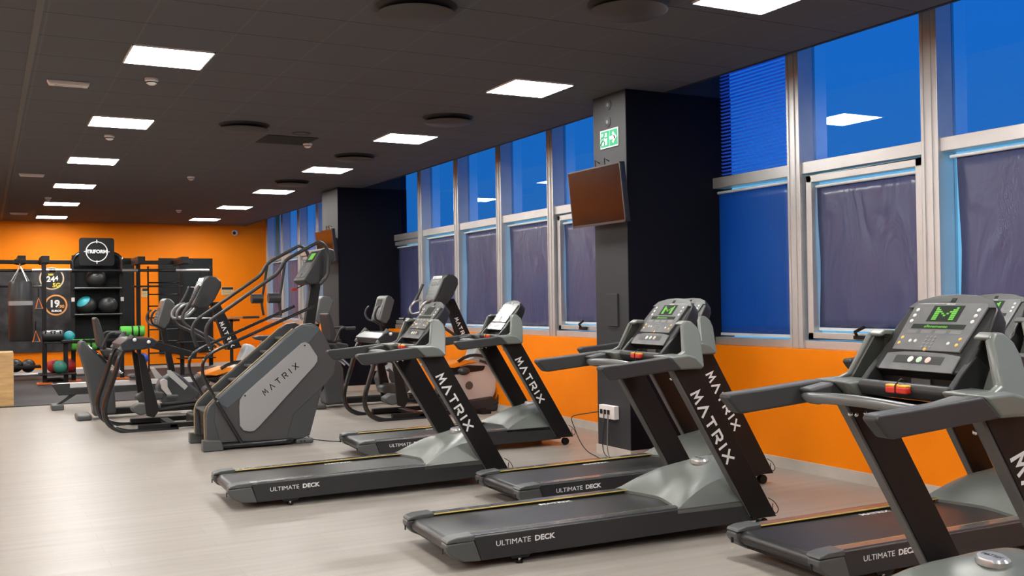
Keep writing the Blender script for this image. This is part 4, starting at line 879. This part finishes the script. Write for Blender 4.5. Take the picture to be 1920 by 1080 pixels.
# wall bar
c0, c1 = W(415, 596, Y=21.5), W(486, 594, Y=21.5)
t = thing('barbell', 'bare steel barbell racked before the orange back wall', 'barbell', ((c0.x+c1.x)/2-.5, 21.5, c0.z-.02))
hl = (c1.x-c0.x)/2+.5
MB().cyl((-hl, 0, .02), (hl, 0, .02), .014, 10).build('bar', mat('grey_steel', (.35, .35, .36)), t)
MB().cyl((hl-.35, 0, .02), (hl, 0, .02), .025, 12).build('sleeve', PLD, t)
RG(MB().bx(xe-.03, xe+.5, 21.46, 21.5, c0.z-.08, c0.z-.03).bx(xe+.3, xe+.36, 21.46, 21.52, .012, c0.z-.03), 'barbell_rest', BLK)
# floor bits on the mat
t = thing('foam_roller', 'short dark foam roller lying on the black mat', 'roller', W(110, 716, Z=.012)); MB().cyl((-.28, 0, .05), (.28, .15, .05), .05, 14).build('roller_body', PLM, t, bev=.01)
t = thing('step_platform', 'low white aerobic step on the mat behind the bike column', 'step', W(160, 703, Z=.012)); MB().bx(-.25, .45, -.2, .2, .03, .16).build('platform', WPL, t, bev=.02); MB().bx(-.27, .47, -.22, .22, 0, .04).build('base', PLM, t, bev=.01)
# plywood jump box
bx1 = W(26, 762, Y=16.7).x; btop = W(26, 662, Y=16.7).z
t = thing('plywood_box', 'pale plywood jump box standing on the edge of the mat', 'box', (bx1-.30, 17.0, .012))
MB().bx(-.30, .30, -.30, -.282, 0, btop).bx(-.30, .30, .282, .30, 0, btop).bx(-.30, -.282, -.28, .28, 0, btop).bx(.282, .30, -.28, .28, 0, btop).build('side_boards', PLY, t, smooth=False)
MB().bx(-.28, .28, -.28, .28, btop-.02, btop).build('top_board', PLY, t, smooth=False)
# ================================================================ PILLAR FITTINGS
px_ = 5.19
def pp(x, y, X=px_): return W(x, y, X=X)
# exit sign on the narrow face
a, b = pp(1127, 247), pp(1161, 275); y0, y1 = b.y, a.y; z1 = pp(1127, 247).z; z0 = pp(1127, 281).z
t = thing('exit_sign', 'green and white running man exit sign on the near pillar', 'sign', (px_-.004, (y0+y1)/2, z0))
w2 = (y1-y0)/2; hh = z1-z0; GX = mat('exit_green', (.0, .20, .085), .5); SWH = mat('sign_white', (.48, .50, .49), .5)
MB().bx(-.006, .004, -w2, w2, 0, hh).build('plate', SWH, t, smooth=False)
MB().bx(-.009, -.005, -w2+.012, -.01, .012, hh-.012).build('arrow_field', GX, t, smooth=False)
MB().bx(-.009, -.005, .0, w2-.012, .012, hh-.012).build('door_field', GX, t, smooth=False)
MB().bx(-.011, -.008, .03, w2-.03, .03, hh-.03).build('doorway', SWH, t, smooth=False)
cy = -w2/2; cz = hh/2
ar = MB(); ar.bx(-.012, -.008, cy-.03, cy+.055, cz-.016, cz+.016)
ar.ext([(-.012, cy-.055, cz), (-.012, cy+.0, cz+.055), (-.012, cy+.02, cz+.04), (-.012, cy-.015, cz), (-.012, cy+.02, cz-.04), (-.012, cy+.0, cz-.055)], (.004, 0, 0)); ar.build('arrow', SWH, t, smooth=False)
mc_ = w2/2+.01
mn = MB().ball((-.013, mc_-.01, hh*.76), .016, 10, (.3, 1, 1))
for P in ([(mc_, .70), (mc_+.01, .45)], [(mc_+.01, .45), (mc_-.02, .33), (mc_-.015, .17)], [(mc_+.01, .45), (mc_+.035, .30), (mc_+.06, .22)], [(mc_, .66), (mc_-.03, .55), (mc_-.05, .58)], [(mc_, .66), (mc_+.035, .58), (mc_+.04, .48)]):
    mn.tube([(-.013, y_, hh*z_) for y_, z_ in P], .0065, 6)
mn.build('running_figure', GX, t)
for (x, y), lb in (((1141, 197), 'upper round blank cover plate on the near pillar'), ((1140, 229), 'lower round cover plate above the exit sign')):
    p = pp(x, y); t = thing('cover_plate', lb, 'cover plate', (px_, p.y, p.z-.05)); MB().lathe([(0, .012), (.035, .012), (.048, .006), (.05, 0)], Matrix.Translation((0, 0, .05)) @ Matrix.Rotation(math.radians(-90), 4, 'Y')).build('plate', CHW, t)
    MB().lathe([(0, .015), (.016, .014), (.018, .012)], Matrix.Translation((0, 0, .05)) @ Matrix.Rotation(math.radians(-90), 4, 'Y')).build('centre_knob', mat('mid_grey', (.12, .12, .12), .5), t)
a, b = pp(1141, 551), pp(1161, 612); t = thing('hatch_cover', 'tall narrow charcoal hatch cover low on the near pillar', 'panel', (px_, (a.y+b.y)/2, b.z)); MB().bx(-.018, 0, -abs(a.y-b.y)/2, abs(a.y-b.y)/2, 0, a.z-b.z).build('cover', CHW, t, bev=.003)
# sockets and cables
a, b = pp(1132, 766), pp(1161, 787)
t = thing('socket_box', 'white triple power socket box on the near pillar', 'socket', (px_, (a.y+b.y)/2, b.z)); sw = abs(a.y-b.y)/2; sh = .125
MB().bx(-.055, 0, -sw, sw, 0, sh).build('housing', WPL, t, bev=.006)
for k in range(3): MB().bx(-.062, -.054, -.02+.06*(k-.6), .02+.06*(k-.6), .04, .085).build('plug', BLK, t, bev=.004)
sy = t.location.y; sz = t.location.z
for i, (P, lb) in enumerate((([(5.12, sy+.10, sz+.06), (5.02, sy+.30, sz+.02), (4.98, sy+.40, .35), (4.99, sy+.20, .06), (4.95, sy-.25, .01)], 'black power cable looping out left from the socket box'),
    ([(5.12, sy+.02, sz+.05), (5.10, sy, .30), (5.08, sy, .05), (5.0, sy-.3, .01)], 'middle black power cable dropping straight from the socket box'), ([(5.12, sy-.05, sz+.05), (5.10, sy-.07, .30), (5.05, sy-.13, .05), (4.95, sy-.4, .01)], 'right-hand grey power cable dropping from the socket box'))):
    o = MB().tube(P, .005, 6, .2, fn=10).build('power_cable', CABLE if i < 2 else mat('grey_cable', (.12, .12, .12), .5)); tag(recentre(o), lb, 'cable')
c0 = W(583, 800, Y=10.9); o = MB().tube([(3.0, 10.7, .15), (3.1, 10.6, .01), (3.25, 10.3, .006), (3.42, 10.2, .006), (3.5, 9.95, .006)], .005, 6, .15).build('power_cable', CABLE); tag(recentre(o), 'black cable trailing on the floor in front of the stair climber', 'cable')
# televisions
def tv(loc, yaw, tilt, wd, ht, lb):
    t = thing('television', lb, 'television', loc)
    t.rotation_euler = (0, math.radians(tilt), yaw)
    MB().bx(-.02, .03, -wd/2, wd/2, -ht/2, ht/2).build('casing', mat('black_tv_plastic', (.01, .01, .011), .3), t, bev=.006)
    MB().bx(-.024, -.019, -wd/2+.014, wd/2-.014, -ht/2+.022, ht/2-.014).build('screen', mat('dark_tv_screen', (.005, .004, .004), .13, spec=.55), t, smooth=False)
    bz = MB()
    for q_ in ((-wd/2, wd/2, -ht/2, -ht/2+.02), (-wd/2, wd/2, ht/2-.012, ht/2), (-wd/2, -wd/2+.012, -ht/2, ht/2), (wd/2-.012, wd/2, -ht/2, ht/2)): bz.bx(-.027, -.018, *q_)
    bz.build('bezel', mat('grey_tv_bezel', (.10, .10, .10), .25, metal=.6), t, smooth=False)
    MB().bx(.03, .14, -.2, .15, -.12, .12).build('wall_bracket', BLK, t, bev=.006)
    for y in (-.10, .06): MB().tube([(.05, y, ht/2-.05), (.05, y, ht/2+.07), (.10, y, ht/2+.04)], .006, 6).build('bracket_hook', BLK, t)
    return t
tv((5.06, 7.83, 2.437), 0, -6, .90, .54, 'flat television hung on the near pillar below the exit sign')
c = W(612, 462, X=5.05); tv((5.05, c.y, c.z), 0, -6, .92, .54, 'flat television on the far pillar behind the stair climber rails')
# fan heater box at the foot of the far pillar
t = thing('vent_cabinet', 'low black slatted cabinet against the foot of the far pillar', 'cabinet', (5.03, 16.2, .0))
MB().bx(-.14, .14, -.40, .40, .30, .88).build('cabinet', mat('black_cabinet', (.012, .012, .013), .5), t, bev=.01)
for k in range(9): MB().bx(-.150, -.138, -.33, .33, .36+.05*k, .38+.05*k).build('slat', PLM, t, smooth=False)
for y in (-.35, .35): MB().bx(-.1, .1, y-.02, y+.02, 0, .30).build('leg', BLK, t)
for b in list(D.objects):
    if b.name.startswith('window_') and 'kind' not in b: b['kind'] = 'structure'
